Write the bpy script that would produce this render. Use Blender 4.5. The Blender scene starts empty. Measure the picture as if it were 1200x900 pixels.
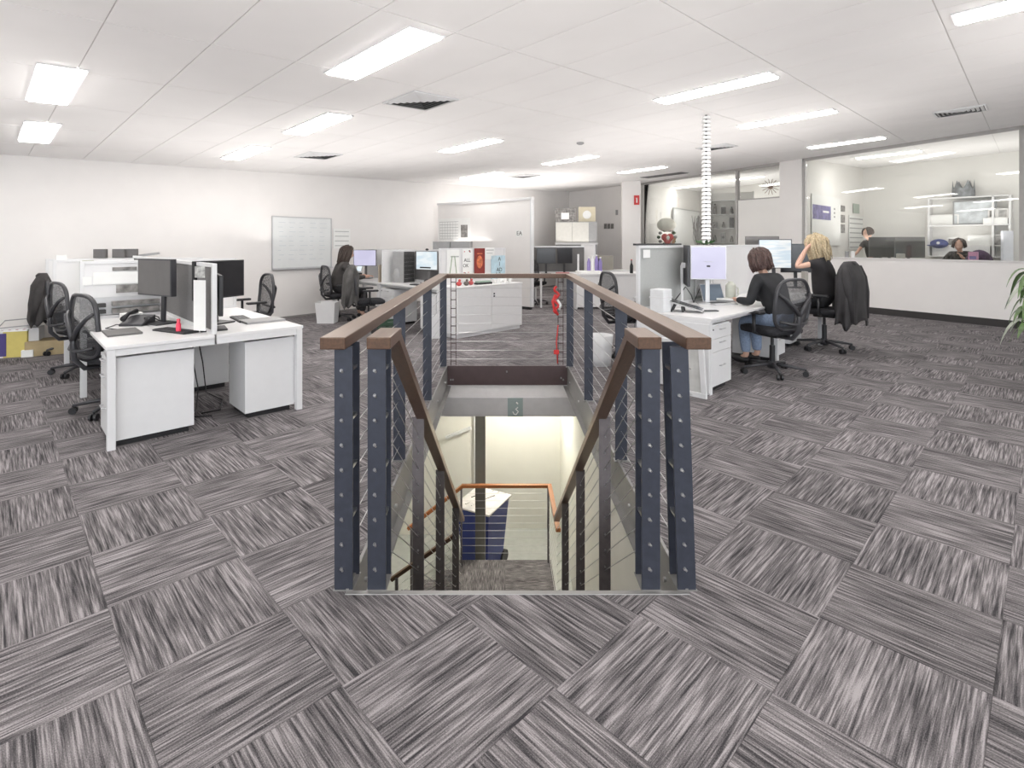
import bpy, math, random
from mathutils import Vector, Matrix, noise
random.seed(7)
S = bpy.context.scene
COL = S.collection
PI = math.pi; R180 = math.pi
# ------------------------------------------------------------------ camera
EYE = 1.47; FPX = 621.0; PX0, PY0 = 588.0, 284.0
cd = bpy.data.cameras.new('camera'); cam = bpy.data.objects.new('camera', cd); COL.objects.link(cam)
cam.location = (0, 0, EYE); cam.rotation_euler = (PI/2, 0, 0)
cd.sensor_width = 36; cd.sensor_fit = 'HORIZONTAL'; cd.lens = FPX/1200*36
cd.shift_x = (600-PX0)/1200; cd.shift_y = -(450-PY0)/1200
cd.clip_start = .05; cd.clip_end = 200
S.camera = cam
# ------------------------------------------------------------------ world, exposure
w = bpy.data.worlds.new('world'); S.world = w; w.use_nodes = True
w.node_tree.nodes['Background'].inputs[0].default_value = (.9, .95, 1, 1)
w.node_tree.nodes['Background'].inputs[1].default_value = 3.2
S.view_settings.view_transform = 'Standard'; S.view_settings.look = 'None'
S.view_settings.gamma = 1; S.view_settings.use_curve_mapping = False
S.view_settings.exposure = 0.93
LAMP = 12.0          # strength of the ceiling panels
# added soft fill, no real fittings: unseen area lights that brighten the ceiling
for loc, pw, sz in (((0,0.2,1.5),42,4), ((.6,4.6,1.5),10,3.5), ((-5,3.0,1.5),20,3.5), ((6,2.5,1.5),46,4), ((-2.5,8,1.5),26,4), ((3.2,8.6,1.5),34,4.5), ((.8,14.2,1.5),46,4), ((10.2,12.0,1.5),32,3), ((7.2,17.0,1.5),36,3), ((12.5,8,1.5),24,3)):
    ld = bpy.data.lights.new('ceiling_fill', 'AREA'); ld.energy = pw; ld.size = sz; ld.color = (1, .965, .935); lo = bpy.data.objects.new('ceiling_fill', ld); COL.objects.link(lo); lo.location = loc; lo.rotation_euler = (R180, 0, 0)
# ------------------------------------------------------------------ measuring helpers (photo pixel -> world point on a plane)
def F(px, py, z=0.0):
    s = (EYE-z)/(py-PY0); return Vector((s*(px-PX0), s*FPX, z))
def hceil(x, y): return EYE+1.45+.05*x+.01*y
def C(px, py):
    a = (px-PX0)/FPX; b = (PY0-py)/FPX; t = 1.45/(b-.05*a-.01)
    return Vector((a*t, t, EYE+b*t))
def D(px, py, Y): return Vector(((px-PX0)*Y/FPX, Y, EYE-(py-PY0)*Y/FPX))
# ------------------------------------------------------------------ materials
MATS = {}
def M(name, col, rough=.5, metal=0, var=.04, scale=12, bump=0, coat=0, emit=0, alpha=1, sheen=0):
    if name in MATS: return MATS[name]
    m = bpy.data.materials.new(name); m.use_nodes = True; nt = m.node_tree; N = nt.nodes; L = nt.links
    p = N['Principled BSDF']
    p.inputs['Roughness'].default_value = rough; p.inputs['Metallic'].default_value = metal
    tc = N.new('ShaderNodeTexCoord'); nz = N.new('ShaderNodeTexNoise')
    nz.inputs['Scale'].default_value = scale; nz.inputs['Detail'].default_value = 4
    L.new(tc.outputs['Object'], nz.inputs['Vector'])
    r = N.new('ShaderNodeValToRGB')
    r.color_ramp.elements[0].position = .3; r.color_ramp.elements[1].position = .7
    r.color_ramp.elements[0].color = tuple(max(0, c*(1-var)) for c in col)+(1,)
    r.color_ramp.elements[1].color = tuple(min(1, c*(1+var)) for c in col)+(1,)
    L.new(nz.outputs[0], r.inputs[0]); L.new(r.outputs[0], p.inputs['Base Color'])
    if bump:
        b = N.new('ShaderNodeBump'); b.inputs['Strength'].default_value = bump; b.inputs['Distance'].default_value = .01
        n2 = N.new('ShaderNodeTexNoise'); n2.inputs['Scale'].default_value = scale*8
        L.new(tc.outputs['Object'], n2.inputs['Vector']); L.new(n2.outputs[0], b.inputs['Height']); L.new(b.outputs[0], p.inputs['Normal'])
    if coat: p.inputs['Coat Weight'].default_value = coat; p.inputs['Coat Roughness'].default_value = .15
    if emit:
        L.new(r.outputs[0], p.inputs['Emission Color']); p.inputs['Emission Strength'].default_value = emit
    if alpha < 1: p.inputs['Alpha'].default_value = alpha
    MATS[name] = m
    return m
WALL = M('wall_paint', (.80, .775, .755), .75, bump=.03, scale=3, var=.015)
OFFW = M('office_paint', (.80, .785, .755), .75, var=.015, scale=3)
WHITE = M('white_laminate', (.74, .735, .735), .35, var=.012)
WPOW = M('white_powdercoat', (.70, .70, .705), .4, var=.015)
STAIRW = M('stair_plaster', (.78, .765, .70), .8, var=.02, scale=3)
SLATE = M('slate_steel', (.040, .045, .062), .42, metal=.25, var=.12, scale=30)
SLATE2 = M('slate_steel_deep', (.15, .135, .14), .45, metal=.2, var=.1, scale=30)
CHAN = M('channel_steel', (.30, .295, .285), .38, metal=.5, var=.06, scale=10)
MAROON = M('maroon_steel', (.085, .058, .06), .38, metal=.2, var=.08)
STEEL = M('stainless', (.62, .62, .62), .28, metal=1, var=.05)
BLACK = M('black_plastic', (.018, .018, .02), .4, var=.2)
CHARC = M('charcoal_plastic', (.045, .045, .05), .4, var=.1)
FABB = M('black_fabric', (.02, .02, .024), .9, var=.3, scale=60, bump=.3)
FABG = M('grey_fabric', (.165, .16, .16), .9, var=.12, scale=80, bump=.2)
FABL = M('pale_grey_fabric', (.43, .44, .43), .9, var=.05, scale=80, bump=.2)
SCREENB = M('screen_dark', (.022, .022, .025), .18, var=.1)
MONBACK = M('monitor_back', (.13, .125, .122), .5, var=.05)
PAPER = M('paper', (.82, .82, .80), .8, var=.02)
GREYP = M('grey_plastic', (.32, .32, .32), .5, var=.05)
SILVER = M('silver_plastic', (.55, .55, .56), .35, metal=.4, var=.03)
SKIN = M('skin', (.60, .37, .28), .55, var=.06)
DENIM = M('denim', (.25, .32, .45), .85, var=.2, scale=60)
RED = M('red_paint', (.6, .03, .03), .4)
DARKGR = M('dark_joint', (.05, .05, .05), .8)
TAN = M('cardboard', (.42, .33, .19), .8, var=.06)
GREEN = M('leaf_green', (.05, .12, .04), .5, var=.4, scale=9)

def wood(name, c1, c2, rough):
    m = bpy.data.materials.new(name); m.use_nodes = True; N = m.node_tree.nodes; L = m.node_tree.links
    p = N['Principled BSDF']; p.inputs['Roughness'].default_value = rough
    p.inputs['Coat Weight'].default_value = .6; p.inputs['Coat Roughness'].default_value = .3; p.inputs['Coat Tint'].default_value = (1, .84, .70, 1); p.inputs['Specular Tint'].default_value = (1, .82, .66, 1)
    tc = N.new('ShaderNodeTexCoord'); mp = N.new('ShaderNodeMapping'); mp.inputs['Scale'].default_value = (40, 1.5, 40)
    nz = N.new('ShaderNodeTexNoise'); nz.inputs['Scale'].default_value = 2; nz.inputs['Detail'].default_value = 6
    r = N.new('ShaderNodeValToRGB'); r.color_ramp.elements[0].color = c1+(1,); r.color_ramp.elements[1].color = c2+(1,)
    r.color_ramp.elements[0].position = .3; r.color_ramp.elements[1].position = .75
    L.new(tc.outputs['Object'], mp.inputs[0]); L.new(mp.outputs[0], nz.inputs['Vector']); L.new(nz.outputs[0], r.inputs[0])
    L.new(r.outputs[0], p.inputs['Base Color']); return m
TIMBER = wood('brown_timber', (.045, .024, .016), (.098, .055, .036), .34)
OAK = wood('orange_timber', (.34, .13, .05), (.48, .20, .08), .35)

def carpet(name, use_random):
    m = bpy.data.materials.new(name); m.use_nodes = True; N = m.node_tree.nodes; L = m.node_tree.links
    p = N['Principled BSDF']; p.inputs['Roughness'].default_value = .95
    uv = N.new('ShaderNodeUVMap')
    vec = uv.outputs[0]
    oi = N.new('ShaderNodeObjectInfo')
    if use_random:
        ml = N.new('ShaderNodeVectorMath'); ml.operation = 'SCALE'; ml.inputs[0].default_value = (57.3, 31.7, 0)
        L.new(oi.outputs['Random'], ml.inputs['Scale'])
        ad = N.new('ShaderNodeVectorMath'); L.new(vec, ad.inputs[0]); L.new(ml.outputs[0], ad.inputs[1]); vec = ad.outputs[0]
    def nz(sx, sy, det, rough=.6):
        mp = N.new('ShaderNodeMapping'); mp.inputs['Scale'].default_value = (sx, sy, 1); L.new(vec, mp.inputs[0])
        n = N.new('ShaderNodeTexNoise'); n.noise_dimensions = '2D'; n.inputs['Scale'].default_value = 1; n.inputs['Detail'].default_value = det
        n.inputs['Roughness'].default_value = rough; L.new(mp.outputs[0], n.inputs['Vector']); return n.outputs[0]
    a = nz(85, 3.2, 3); b = nz(330, 210, 1); c = nz(5, 1.6, 2); d = nz(190, 6, 2)
    def mth(op, x, y):
        k = N.new('ShaderNodeMath'); k.operation = op
        for i, q in enumerate((x, y)):
            if isinstance(q, (int, float)): k.inputs[i].default_value = q
            else: L.new(q, k.inputs[i])
        return k.outputs[0]
    v = mth('ADD', mth('MULTIPLY', a, .50), mth('MULTIPLY', d, .22))
    v = mth('ADD', v, mth('MULTIPLY', b, .17)); v = mth('ADD', v, mth('MULTIPLY', c, .14))
    r = N.new('ShaderNodeValToRGB'); e = r.color_ramp.elements
    e[0].position = .40; e[0].color = (.022, .020, .023, 1)
    e[1].position = .63; e[1].color = (.33, .305, .31, 1)
    k = e.new(.465); k.color = (.085, .078, .081, 1)
    k = e.new(.53); k.color = (.150, .137, .141, 1)
    L.new(v, r.inputs[0])
    hs = N.new('ShaderNodeHueSaturation')
    if use_random:
        L.new(mth('ADD', mth('MULTIPLY', oi.outputs['Random'], .25), .88), hs.inputs['Value'])
    else: hs.inputs['Value'].default_value = 1.0
    L.new(r.outputs[0], hs.inputs['Color']); L.new(hs.outputs[0], p.inputs['Base Color'])
    bp = N.new('ShaderNodeBump'); bp.inputs['Strength'].default_value = .35; bp.inputs['Distance'].default_value = .004
    L.new(v, bp.inputs['Height']); L.new(bp.outputs[0], p.inputs['Normal'])
    return m
CARPET = carpet('carpet_tile', True); CARPET2 = carpet('carpet_far', False)

def glass(name, tint, mixf):
    m = bpy.data.materials.new(name); m.use_nodes = True; N = m.node_tree.nodes; L = m.node_tree.links
    N.remove(N['Principled BSDF']); o = N['Material Output']
    t = N.new('ShaderNodeBsdfTransparent'); t.inputs[0].default_value = tint+(1,)
    g = N.new('ShaderNodeBsdfGlossy'); g.inputs['Roughness'].default_value = .01
    f = N.new('ShaderNodeFresnel'); f.inputs[0].default_value = mixf
    x = N.new('ShaderNodeMixShader'); L.new(f.outputs[0], x.inputs[0]); L.new(t.outputs[0], x.inputs[1]); L.new(g.outputs[0], x.inputs[2])
    L.new(x.outputs[0], o.inputs[0]); return m
GLASS = glass('clear_glass', (.97, .98, .97), 1.45)
def emis(name, col, s):
    m = bpy.data.materials.new(name); m.use_nodes = True; N = m.node_tree.nodes
    p = N['Principled BSDF']; p.inputs['Base Color'].default_value = col+(1,)
    p.inputs['Emission Color'].default_value = col+(1,); p.inputs['Emission Strength'].default_value = s; return m
LIT = emis('lamp_diffuser', (1, .97, .94), LAMP)
def screenmat(name, c1, c2, s, sc=7):
    m = bpy.data.materials.new(name); m.use_nodes = True; N = m.node_tree.nodes; L = m.node_tree.links
    p = N['Principled BSDF']; p.inputs['Roughness'].default_value = .2
    tc = N.new('ShaderNodeTexCoord'); mp = N.new('ShaderNodeMapping'); mp.inputs['Scale'].default_value = (1, 1, sc)
    n = N.new('ShaderNodeTexNoise'); n.inputs['Scale'].default_value = 3; r = N.new('ShaderNodeValToRGB')
    r.color_ramp.elements[0].color = c1+(1,); r.color_ramp.elements[1].color = c2+(1,)
    r.color_ramp.elements[0].position = .42; r.color_ramp.elements[1].position = .58
    L.new(tc.outputs['Object'], mp.inputs[0]); L.new(mp.outputs[0], n.inputs[0]); L.new(n.outputs[0], r.inputs[0])
    p.inputs['Base Color'].default_value = (.02, .02, .02, 1)
    L.new(r.outputs[0], p.inputs['Emission Color']); p.inputs['Emission Strength'].default_value = s; return m
LAV = screenmat('lavender_screen', (.58, .56, .74), (.62, .60, .78), .55, 1)
BLUSC = screenmat('pale_blue_screen', (.60, .72, .80), (.78, .84, .86), .55, 3)
DOCSC = screenmat('document_screen', (.62, .72, .80), (.85, .87, .86), .55, 9)
DARKSC = screenmat('slate_laptop_screen', (.12, .15, .19), (.17, .21, .26), .5, 2)
def meshcloth(name, col, a):
    m = bpy.data.materials.new(name); m.use_nodes = True; N = m.node_tree.nodes; L = m.node_tree.links
    p = N['Principled BSDF']; p.inputs['Base Color'].default_value = col+(1,); p.inputs['Roughness'].default_value = .7
    tc = N.new('ShaderNodeTexCoord'); n = N.new('ShaderNodeTexNoise'); n.inputs['Scale'].default_value = 400
    mt = N.new('ShaderNodeMath'); mt.operation = 'GREATER_THAN'; mt.inputs[1].default_value = a
    L.new(tc.outputs['Object'], n.inputs[0]); L.new(n.outputs[0], mt.inputs[0]); L.new(mt.outputs[0], p.inputs['Alpha']); return m
NETTING = meshcloth('chair_netting', (.05, .05, .055), .45)
# ------------------------------------------------------------------ mesh builder
class MB:
    def __init__(s): s.v = []; s.f = []; s.uv = None; s.T = Matrix.Identity(4)
    def add(s, vs, fs):
        n = len(s.v); s.v += [tuple(s.T @ Vector(p)) for p in vs]; s.f += [tuple(i+n for i in f) for f in fs]; return s
    def box(s, x0, x1, y0, y1, z0, z1):
        return s.add([(x0,y0,z0),(x1,y0,z0),(x1,y1,z0),(x0,y1,z0),(x0,y0,z1),(x1,y0,z1),(x1,y1,z1),(x0,y1,z1)],
                     [(0,3,2,1),(4,5,6,7),(0,1,5,4),(1,2,6,5),(2,3,7,6),(3,0,4,7)])
    def bar(s, p, q, w, h, up=(0,0,1)):
        p, q = Vector(p), Vector(q); d = (q-p).normalized(); up = Vector(up)
        if abs(d.dot(up)) > .99: up = Vector((0,1,0))
        a = d.cross(up).normalized()*w/2; b = a.cross(d).normalized()*h/2
        vs = [p-a-b, p+a-b, p+a+b, p-a+b, q-a-b, q+a-b, q+a+b, q-a+b]
        return s.add(vs, [(0,1,2,3),(7,6,5,4),(0,4,5,1),(1,5,6,2),(2,6,7,3),(3,7,4,0)])
    def tube(s, pts, r, n=8, closed=False, flat=1.0):
        pts = [Vector(p) for p in pts]; k = len(pts); rr = r if isinstance(r, (list, tuple)) else [r]*k
        vs = []; fs = []; prev = None
        for i in range(k):
            if closed: d = pts[(i+1) % k]-pts[i-1]
            else: d = pts[min(i+1, k-1)]-pts[max(i-1, 0)]
            d.normalize()
            if prev is None:
                up = Vector((0,0,1)) if abs(d.z) < .9 else Vector((0,1,0)); a = d.cross(up).normalized()
            else:
                a = (prev-d*prev.dot(d)).normalized()
            prev = a; b = d.cross(a)
            for j in range(n):
                t = 2*PI*j/n; vs.append(pts[i]+a*(math.cos(t)*rr[i])+b*(math.sin(t)*rr[i]*flat))
        m = k if closed else k-1
        for i in range(m):
            for j in range(n):
                i2 = (i+1) % k; fs.append((i*n+j, i*n+(j+1) % n, i2*n+(j+1) % n, i2*n+j))
        if not closed: fs += [tuple(range(n-1, -1, -1)), tuple((k-1)*n+j for j in range(n))]
        return s.add(vs, fs)
    def lathe(s, prof, c=(0,0,0), n=20, sx=1, sy=1):
        vs = []; fs = []; k = len(prof)
        for r, z in prof:
            for j in range(n):
                t = 2*PI*j/n; vs.append((c[0]+r*sx*math.cos(t), c[1]+r*sy*math.sin(t), c[2]+z))
        for i in range(k-1):
            for j in range(n): fs.append((i*n+j, i*n+(j+1) % n, (i+1)*n+(j+1) % n, (i+1)*n+j))
        fs += [tuple(range(n-1, -1, -1)), tuple((k-1)*n+j for j in range(n))]
        return s.add(vs, fs)
    def sph(s, c, rx, ry, rz, n=12, m=8):
        return s.lathe([(max(.001, math.sin(PI*i/m)), 0) for i in range(m+1)], n=n).squash(c, rx, ry, rz, n, m)
    def squash(s, c, rx, ry, rz, n, m):
        base = len(s.v)-n*(m+1)
        for i in range(m+1):
            for j in range(n):
                t = 2*PI*j/n; r = max(.001, math.sin(PI*i/m))
                s.v[base+i*n+j] = tuple(s.T @ Vector((c[0]+rx*r*math.cos(t), c[1]+ry*r*math.sin(t), c[2]-rz*math.cos(PI*i/m))))
        return s
    def cyl(s, p, q, r, n=14): return s.tube([p, q], r, n)
    def prism(s, poly, z0, z1):
        n = len(poly)
        return s.add([(x,y,z0) for x,y in poly]+[(x,y,z1) for x,y in poly],
                     [tuple(range(n-1,-1,-1)), tuple(range(n, 2*n))]+[(i,(i+1)%n,(i+1)%n+n,i+n) for i in range(n)])
    def vprism(s, poly, y0, y1):           # polygon in xz pushed along y
        n = len(poly)
        return s.add([(x,y0,z) for x,z in poly]+[(x,y1,z) for x,z in poly],
                     [tuple(range(n)), tuple(range(2*n-1, n-1, -1))]+[(i,i+n,(i+1)%n+n,(i+1)%n) for i in range(n)])
    def grid(s, fn, nu, nv, closed=False):
        vs = [fn(i/nu, j/nv) for j in range(nv+1) for i in range(nu+(0 if closed else 1))]
        w_ = nu+(0 if closed else 1); fs = []
        for j in range(nv):
            for i in range(nu): i2 = (i+1) % w_; fs.append((j*w_+i, j*w_+i2, (j+1)*w_+i2, (j+1)*w_+i))
        return s.add(vs, fs)
    def mesh(s, name, mat, smooth=False):
        me = bpy.data.meshes.new(name); me.from_pydata(s.v, [], s.f); me.materials.append(mat)
        if smooth: me.polygons.foreach_set('use_smooth', [True]*len(me.polygons))
        me.update(); return me
    def build(s, name, mat, parent=None, smooth=False, bevel=0, solid=0, loc=None, rz=0, sub=0):
        o = bpy.data.objects.new(name, s.mesh(name, mat, smooth)); COL.objects.link(o); o.parent = parent
        if loc is not None: o.location = loc
        o.rotation_euler.z = rz
        if solid: k = o.modifiers.new('solid', 'SOLIDIFY'); k.thickness = solid; k.offset = 0
        if bevel: k = o.modifiers.new('bevel', 'BEVEL'); k.width = bevel; k.segments = 2; k.limit_method = 'ANGLE'
        if sub: k = o.modifiers.new('sub', 'SUBSURF'); k.levels = sub; k.render_levels = sub
        return o
def B(*a): return MB().box(*a)
def tag(o, label=None, cat=None, group=None, kind=None):
    if label: o['label'] = label
    if cat: o['category'] = cat
    if group: o['group'] = group
    if kind: o['kind'] = kind
    return o
def thing(name, label, cat, loc=(0,0,0), rz=0, group=None):
    o = bpy.data.objects.new(name, None); COL.objects.link(o); o.location = loc; o.rotation_euler = (0,0,rz)
    o.empty_display_size = .1
    return tag(o, label, cat, group)
def struct(o, label=None):
    o['kind'] = 'structure'
    if label: o['label'] = label
    return o
def kids(o): return [c for c in o.children]
def copy_tree(o, parent=None):
    c = o.copy(); COL.objects.link(c); c.parent = parent
    for ch in kids(o): copy_tree(ch, c)
    return c
def place(proto, used, loc, rz, label, group=None, scale=None):
    o = proto if not used else copy_tree(proto)
    o.location = loc; o.rotation_euler = (0, 0, rz); o['label'] = label
    if group: o['group'] = group
    if scale: o.scale = scale
    return o
def text(s, size, mat, parent, loc, rot, name='lettering', ext=.0008):
    cu = bpy.data.curves.new('t', 'FONT'); cu.body = s; cu.size = size; cu.extrude = ext; cu.resolution_u = 2
    cu.align_x = 'CENTER'; cu.align_y = 'CENTER'
    o = bpy.data.objects.new('t', cu); COL.objects.link(o)
    dg = bpy.context.evaluated_depsgraph_get(); me = bpy.data.meshes.new_from_object(o.evaluated_get(dg))
    bpy.data.objects.remove(o); me.materials.clear(); me.materials.append(mat)
    r = bpy.data.objects.new(name, me); COL.objects.link(r); r.parent = parent; r.location = loc; r.rotation_euler = rot
    return r
def R(d): return math.radians(d)
def clip(poly, a, b, c):                       # keep a*x+b*y<=c
    out = []
    for i in range(len(poly)):
        p, q = poly[i-1], poly[i]; dp = a*p[0]+b*p[1]-c; dq = a*q[0]+b*q[1]-c
        if dp*dq < 0: t = dp/(dp-dq); out.append((p[0]+(q[0]-p[0])*t, p[1]+(q[1]-p[1])*t))
        if dq <= 0: out.append(q)
    return out
def area(p): return abs(sum(p[i-1][0]*p[i][1]-p[i][0]*p[i-1][1] for i in range(len(p))))/2
# ================================================================== STRUCTURE
HX0, HX1, HY0, HY1 = -.655, .785, 2.215, 6.27      # stair opening
fl = MB()
for r_ in ((-13.5,16,-6,HY0),(-13.5,HX0,HY0,HY1),(HX1,16,HY0,HY1),(-13.5,16,HY1,24)): fl.box(r_[0],r_[1],r_[2],r_[3],-.21,-.006)
floor = struct(fl.build('floor', DARKGR), 'upper floor slab under grey striped carpet tiles with the stair opening cut out')
# wall lines
LA, LB = Vector((-6.63,7.25,0)), Vector((-.32,15.2,0)); LD = (LB-LA).normalized()
C1 = LA+LD*14.45; C0 = LA-LD*11.5
P0 = Vector((4.25,16.5,0)); PD = Vector((-.519,.855,0)).normalized(); P1 = P0-PD*18
def wallbox(name, a, b, z0, z1, th, mat, side=1, label=None, bevel=0):
    a, b = Vector(a), Vector(b); d = (b-a).normalized(); n = Vector((-d.y, d.x, 0))*side*th
    m = MB(); q = [a, b, b+n, a+n]
    zt = [ (hceil(p.x, p.y)+.02 if z1 is None else z1) for p in q]
    vs = [(p.x,p.y,z0) for p in q]+[(p.x,p.y,t) for p,t in zip(q,zt)]
    fs = [(0,3,2,1),(4,5,6,7),(0,1,5,4),(1,2,6,5),(2,3,7,6),(3,0,4,7)]
    if side < 0: fs = [f[::-1] for f in fs]
    m.add(vs, fs); return struct(m.build(name, mat, bevel=bevel), label)
wallbox('wall_left', C0, C1, 0, None, .12, WALL, 1, 'long off-white wall behind the left desks')
wallbox('wall_far', C1, P0, 0, None, .12, WALL, 1, 'short off-white wall of the far recess')
BK0, BK1 = Vector((C0.x, C0.y, 0)), Vector((-9,-5.6,0)); BK2 = Vector((12,-5.6,0))
wallbox('wall_back', BK1, BK2, 0, .75, .12, WALL, -1, 'low wall under the added daylight opening behind the camera')  # rear wall left open above to let extra light onto the ceiling
for k in range(8): struct(B(-.04,.04,-.1,0,.75,hceil(-9+k*3,-5.6)).build('trim_%d' % (40+k), MATS['white_powdercoat'], loc=(-9+k*3,-5.6,0)), 'white post of the added daylight opening behind the camera')
wallbox('wall_back', BK1, C0, 0, None, .12, WALL, 1)
wallbox('wall_right', BK2, P1, 0, None, .12, WALL, -1)
# baseboards
SKIRT = M('dark_skirting', (.035,.032,.032), .5)
GSK = M('grey_skirting', (.28,.27,.26), .6)
wallbox('baseboard_left', C0, C1, 0, .03, -.015, GSK, 1)
# ceiling sheet
cm = MB(); q = [(-13.5,-6),(16,-6),(16,24),(-13.5,24)]
cm.add([(x,y,hceil(x,y)+.008) for x,y in q]+[(x,y,hceil(x,y)+.1) for x,y in q], [(0,3,2,1)[::-1][::-1],(4,5,6,7),(0,1,5,4),(1,2,6,5),(2,3,7,6),(3,0,4,7)])
CEILG = M('ceiling_grid', (.70,.68,.66), .8)
ceiling = struct(cm.build('ceiling', CEILG), 'white suspended tile ceiling')
CT = M('ceiling_panel', (.90,.885,.875), .85, var=.02, scale=1.5, bump=.02)
A0 = Vector((-2.456,3.274)); ca = R(45.3); AU = Vector((math.cos(ca), math.sin(ca)))*.604; AV = Vector((-math.sin(ca), math.cos(ca)))*1.2
nL = Vector((-LD.y, LD.x)); cL = nL.dot(LA.xy)
tiles = []
for i in range(-22, 44):
    for j in range(-14, 18):
        p = [A0+AU*(i+a)+AV*(j+b) for a, b in ((.006,.004),(.994,.004),(.994,.996),(.006,.996))]
        c = sum(p, Vector((0,0)))/4
        if c.y < .2 or c.y > 22: continue
        px = PX0+c.x/c.y*FPX; py = PY0-(hceil(c.x,c.y)-EYE)/c.y*FPX
        if c.y < 1.6 or px < -250 or px > 1400 or py < -220: 
            kind = 0
        else: kind = 1
        poly = clip([tuple(v) for v in p], nL.x, nL.y, cL)
        if len(poly) < 3 or area(poly) < .02: continue
        tiles.append((kind, c.length, poly))
tiles.sort(key=lambda t: (-t[0], t[1]))
rest = MB()
def ctile(m, poly):
    n = len(poly); m.add([(x,y,hceil(x,y)) for x,y in poly]+[(x,y,hceil(x,y)+.012) for x,y in poly],
        [tuple(range(n-1,-1,-1)), tuple(range(n,2*n))]+[(i,(i+1)%n,(i+1)%n+n,i+n) for i in range(n)])
for k, (kind, dd, poly) in enumerate(tiles):
    if k < 300 and kind:
        m = MB(); ctile(m, poly); m.build('ceiling_tile', CT, ceiling)
    else: ctile(rest, poly)
rest.build('ceiling_tiles_beyond', CT, ceiling)['kind'] = 'stuff'
# carpet tiles
O0 = Vector((-1.5828, 2.1305)); fa = 0.767; FU = Vector((math.cos(fa), math.sin(fa)))*.5; FV = Vector((-math.sin(fa), math.cos(fa)))*.5
def mk_mesh_uv(polys, name, mat, offs, sq=False):
    m = MB(); uvs = []
    for (poly, alongv, off) in polys:
        n = len(poly); b = len(m.v)
        m.add([(x,y,-.006) for x,y in poly]+[(x,y,0) for x,y in poly], [tuple(range(n,2*n))]+[(i,(i+1)%n,(i+1)%n+n,i+n) for i in range(n)])
    me = m.mesh(name, mat); uvl = me.uv_layers.new(name='UVMap')
    # per-vertex uv
    vu = []
    for (poly, alongv, off) in polys:
        for rep in (0, 1):
            for x, y in poly:
                d = Vector((x,y))-O0; a = d.dot(FU)/.5+off[0]; c = d.dot(FV)/.5+off[1]
                if sq: a, c = x/.5+off[0], y/.5+off[1]
                vu.append((a, c) if alongv else (c, a))
    for l in me.loops: uvl.data[l.index].uv = vu[l.vertex_index]
    return me
ft = []
for i in range(-34, 44):
    for j in range(-36, 36):
        g = .0010
        p = [O0+FU*(i+a)+FV*(j+b) for a, b in ((g,g),(1-g,g),(1-g,1-g),(g,1-g))]
        c = sum(p, Vector((0,0)))/4
        if c.y < -5 or c.y > 22 or c.x < -12 or c.x > 15.5: continue
        vis = 0
        if c.y > 1.0:
            px = PX0+c.x/c.y*FPX; py = PY0+EYE/c.y*FPX
            if -60 < px < 1260 and py < 1000: vis = 1
        base = [tuple(v) for v in p]
        if len(clip(base, nL.x, nL.y, cL)) < 3: continue
        base = clip(base, nL.x, nL.y, cL)
        pcs = []
        l_ = clip(base, 0, 1, HY0); h_ = clip(base, 0, -1, -HY1)
        mid = clip(clip(base, 0, -1, -HY0), 0, 1, HY1) if len(base) > 2 else []
        ml = clip(mid, 1, 0, HX0) if len(mid) > 2 else []; mr = clip(mid, -1, 0, -HX1) if len(mid) > 2 else []
        if c.x < HX0-.5 or c.x > HX1+.5 or c.y < HY0-.5 or c.y > HY1+.5: pcs = [base]
        else: pcs = [q for q in (l_, h_, ml, mr) if len(q) > 2 and area(q) > 1e-4]
        if pcs: ft.append((vis, c.length, pcs, (i+j) % 2 != 0))
ft.sort(key=lambda t: (-t[0], t[1]))
far = []
for k, (vis, dd, pcs, al) in enumerate(ft):
    off = (random.random()*90, random.random()*90)
    if k < 300 and vis:
        o = bpy.data.objects.new('carpet_tile', mk_mesh_uv([(q, al, off) for q in pcs], 'carpet_tile', CARPET, None)); COL.objects.link(o); o.parent = floor
    else: far += [(q, al, off) for q in pcs]
o = bpy.data.objects.new('carpet_tiles_beyond', mk_mesh_uv(far, 'carpet_far', CARPET2, None)); COL.objects.link(o); o.parent = floor; o['kind'] = 'stuff'
# ------------------------------------------------------------------ stairwell
edge = MB().box(HX0, HX1, HY0-.006, HY0+.02, -.21, .003)
struct(edge.build('trim_1', CHAN, bevel=.002), 'pale metal nosing at the head of the stairs')
for nm, x0, x1 in (('trim_2', HX0-.004, HX0+.012), ('trim_3', HX1-.012, HX1+.004)):
    m = MB().box(x0, x1, HY0+.02, HY1, -.24, .012); sgn = 1 if nm == 'trim_2' else -1
    xi = HX0 if sgn > 0 else HX1
    m.box(min(xi, xi+sgn*.055), max(xi, xi+sgn*.055), HY0+.02, HY1, -.24, -.228)
    t_ = struct(m.build(nm, CHAN, bevel=.002), 'grey steel channel lining the '+('left' if sgn > 0 else 'right')+' side of the stair opening')
    for k in range(6):
        MB().cyl((xi+sgn*.008, 2.5+k*.7, -.12), (xi+sgn*.022, 2.5+k*.7, -.12), .011).build('bolt', STEEL, t_)
m = MB().box(HX0+.012, HX1-.012, HY1-.016, HY1, -.215, .012)
t_ = struct(m.build('trim_4', MAROON, bevel=.002), 'dark maroon steel fascia across the far end of the stair opening')
for x, z in ((-.60,-.15),(-.575,-.15),(.06,-.055),(.70,-.13),(.725,-.15)): MB().cyl((x, HY1-.016, z), (x, HY1-.03, z), .010).build('bolt', STEEL, t_)
BULK = M('bulkhead_paint', (.80,.77,.765), .7); BULK2 = M('bulkhead_grey', (.55,.535,.54), .6)
struct(B(HX0-.4, HX1+.4, HY1+.02, HY1+.1, -.40, -.215).build('trim_5', BULK), 'pale band above the stair bulkhead')
bk = struct(B(HX0-.4, HX1+.4, HY1, HY1+.22, -.59, -.37).build('trim_6', BULK2), 'grey bulkhead beam over the stair landing')
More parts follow.
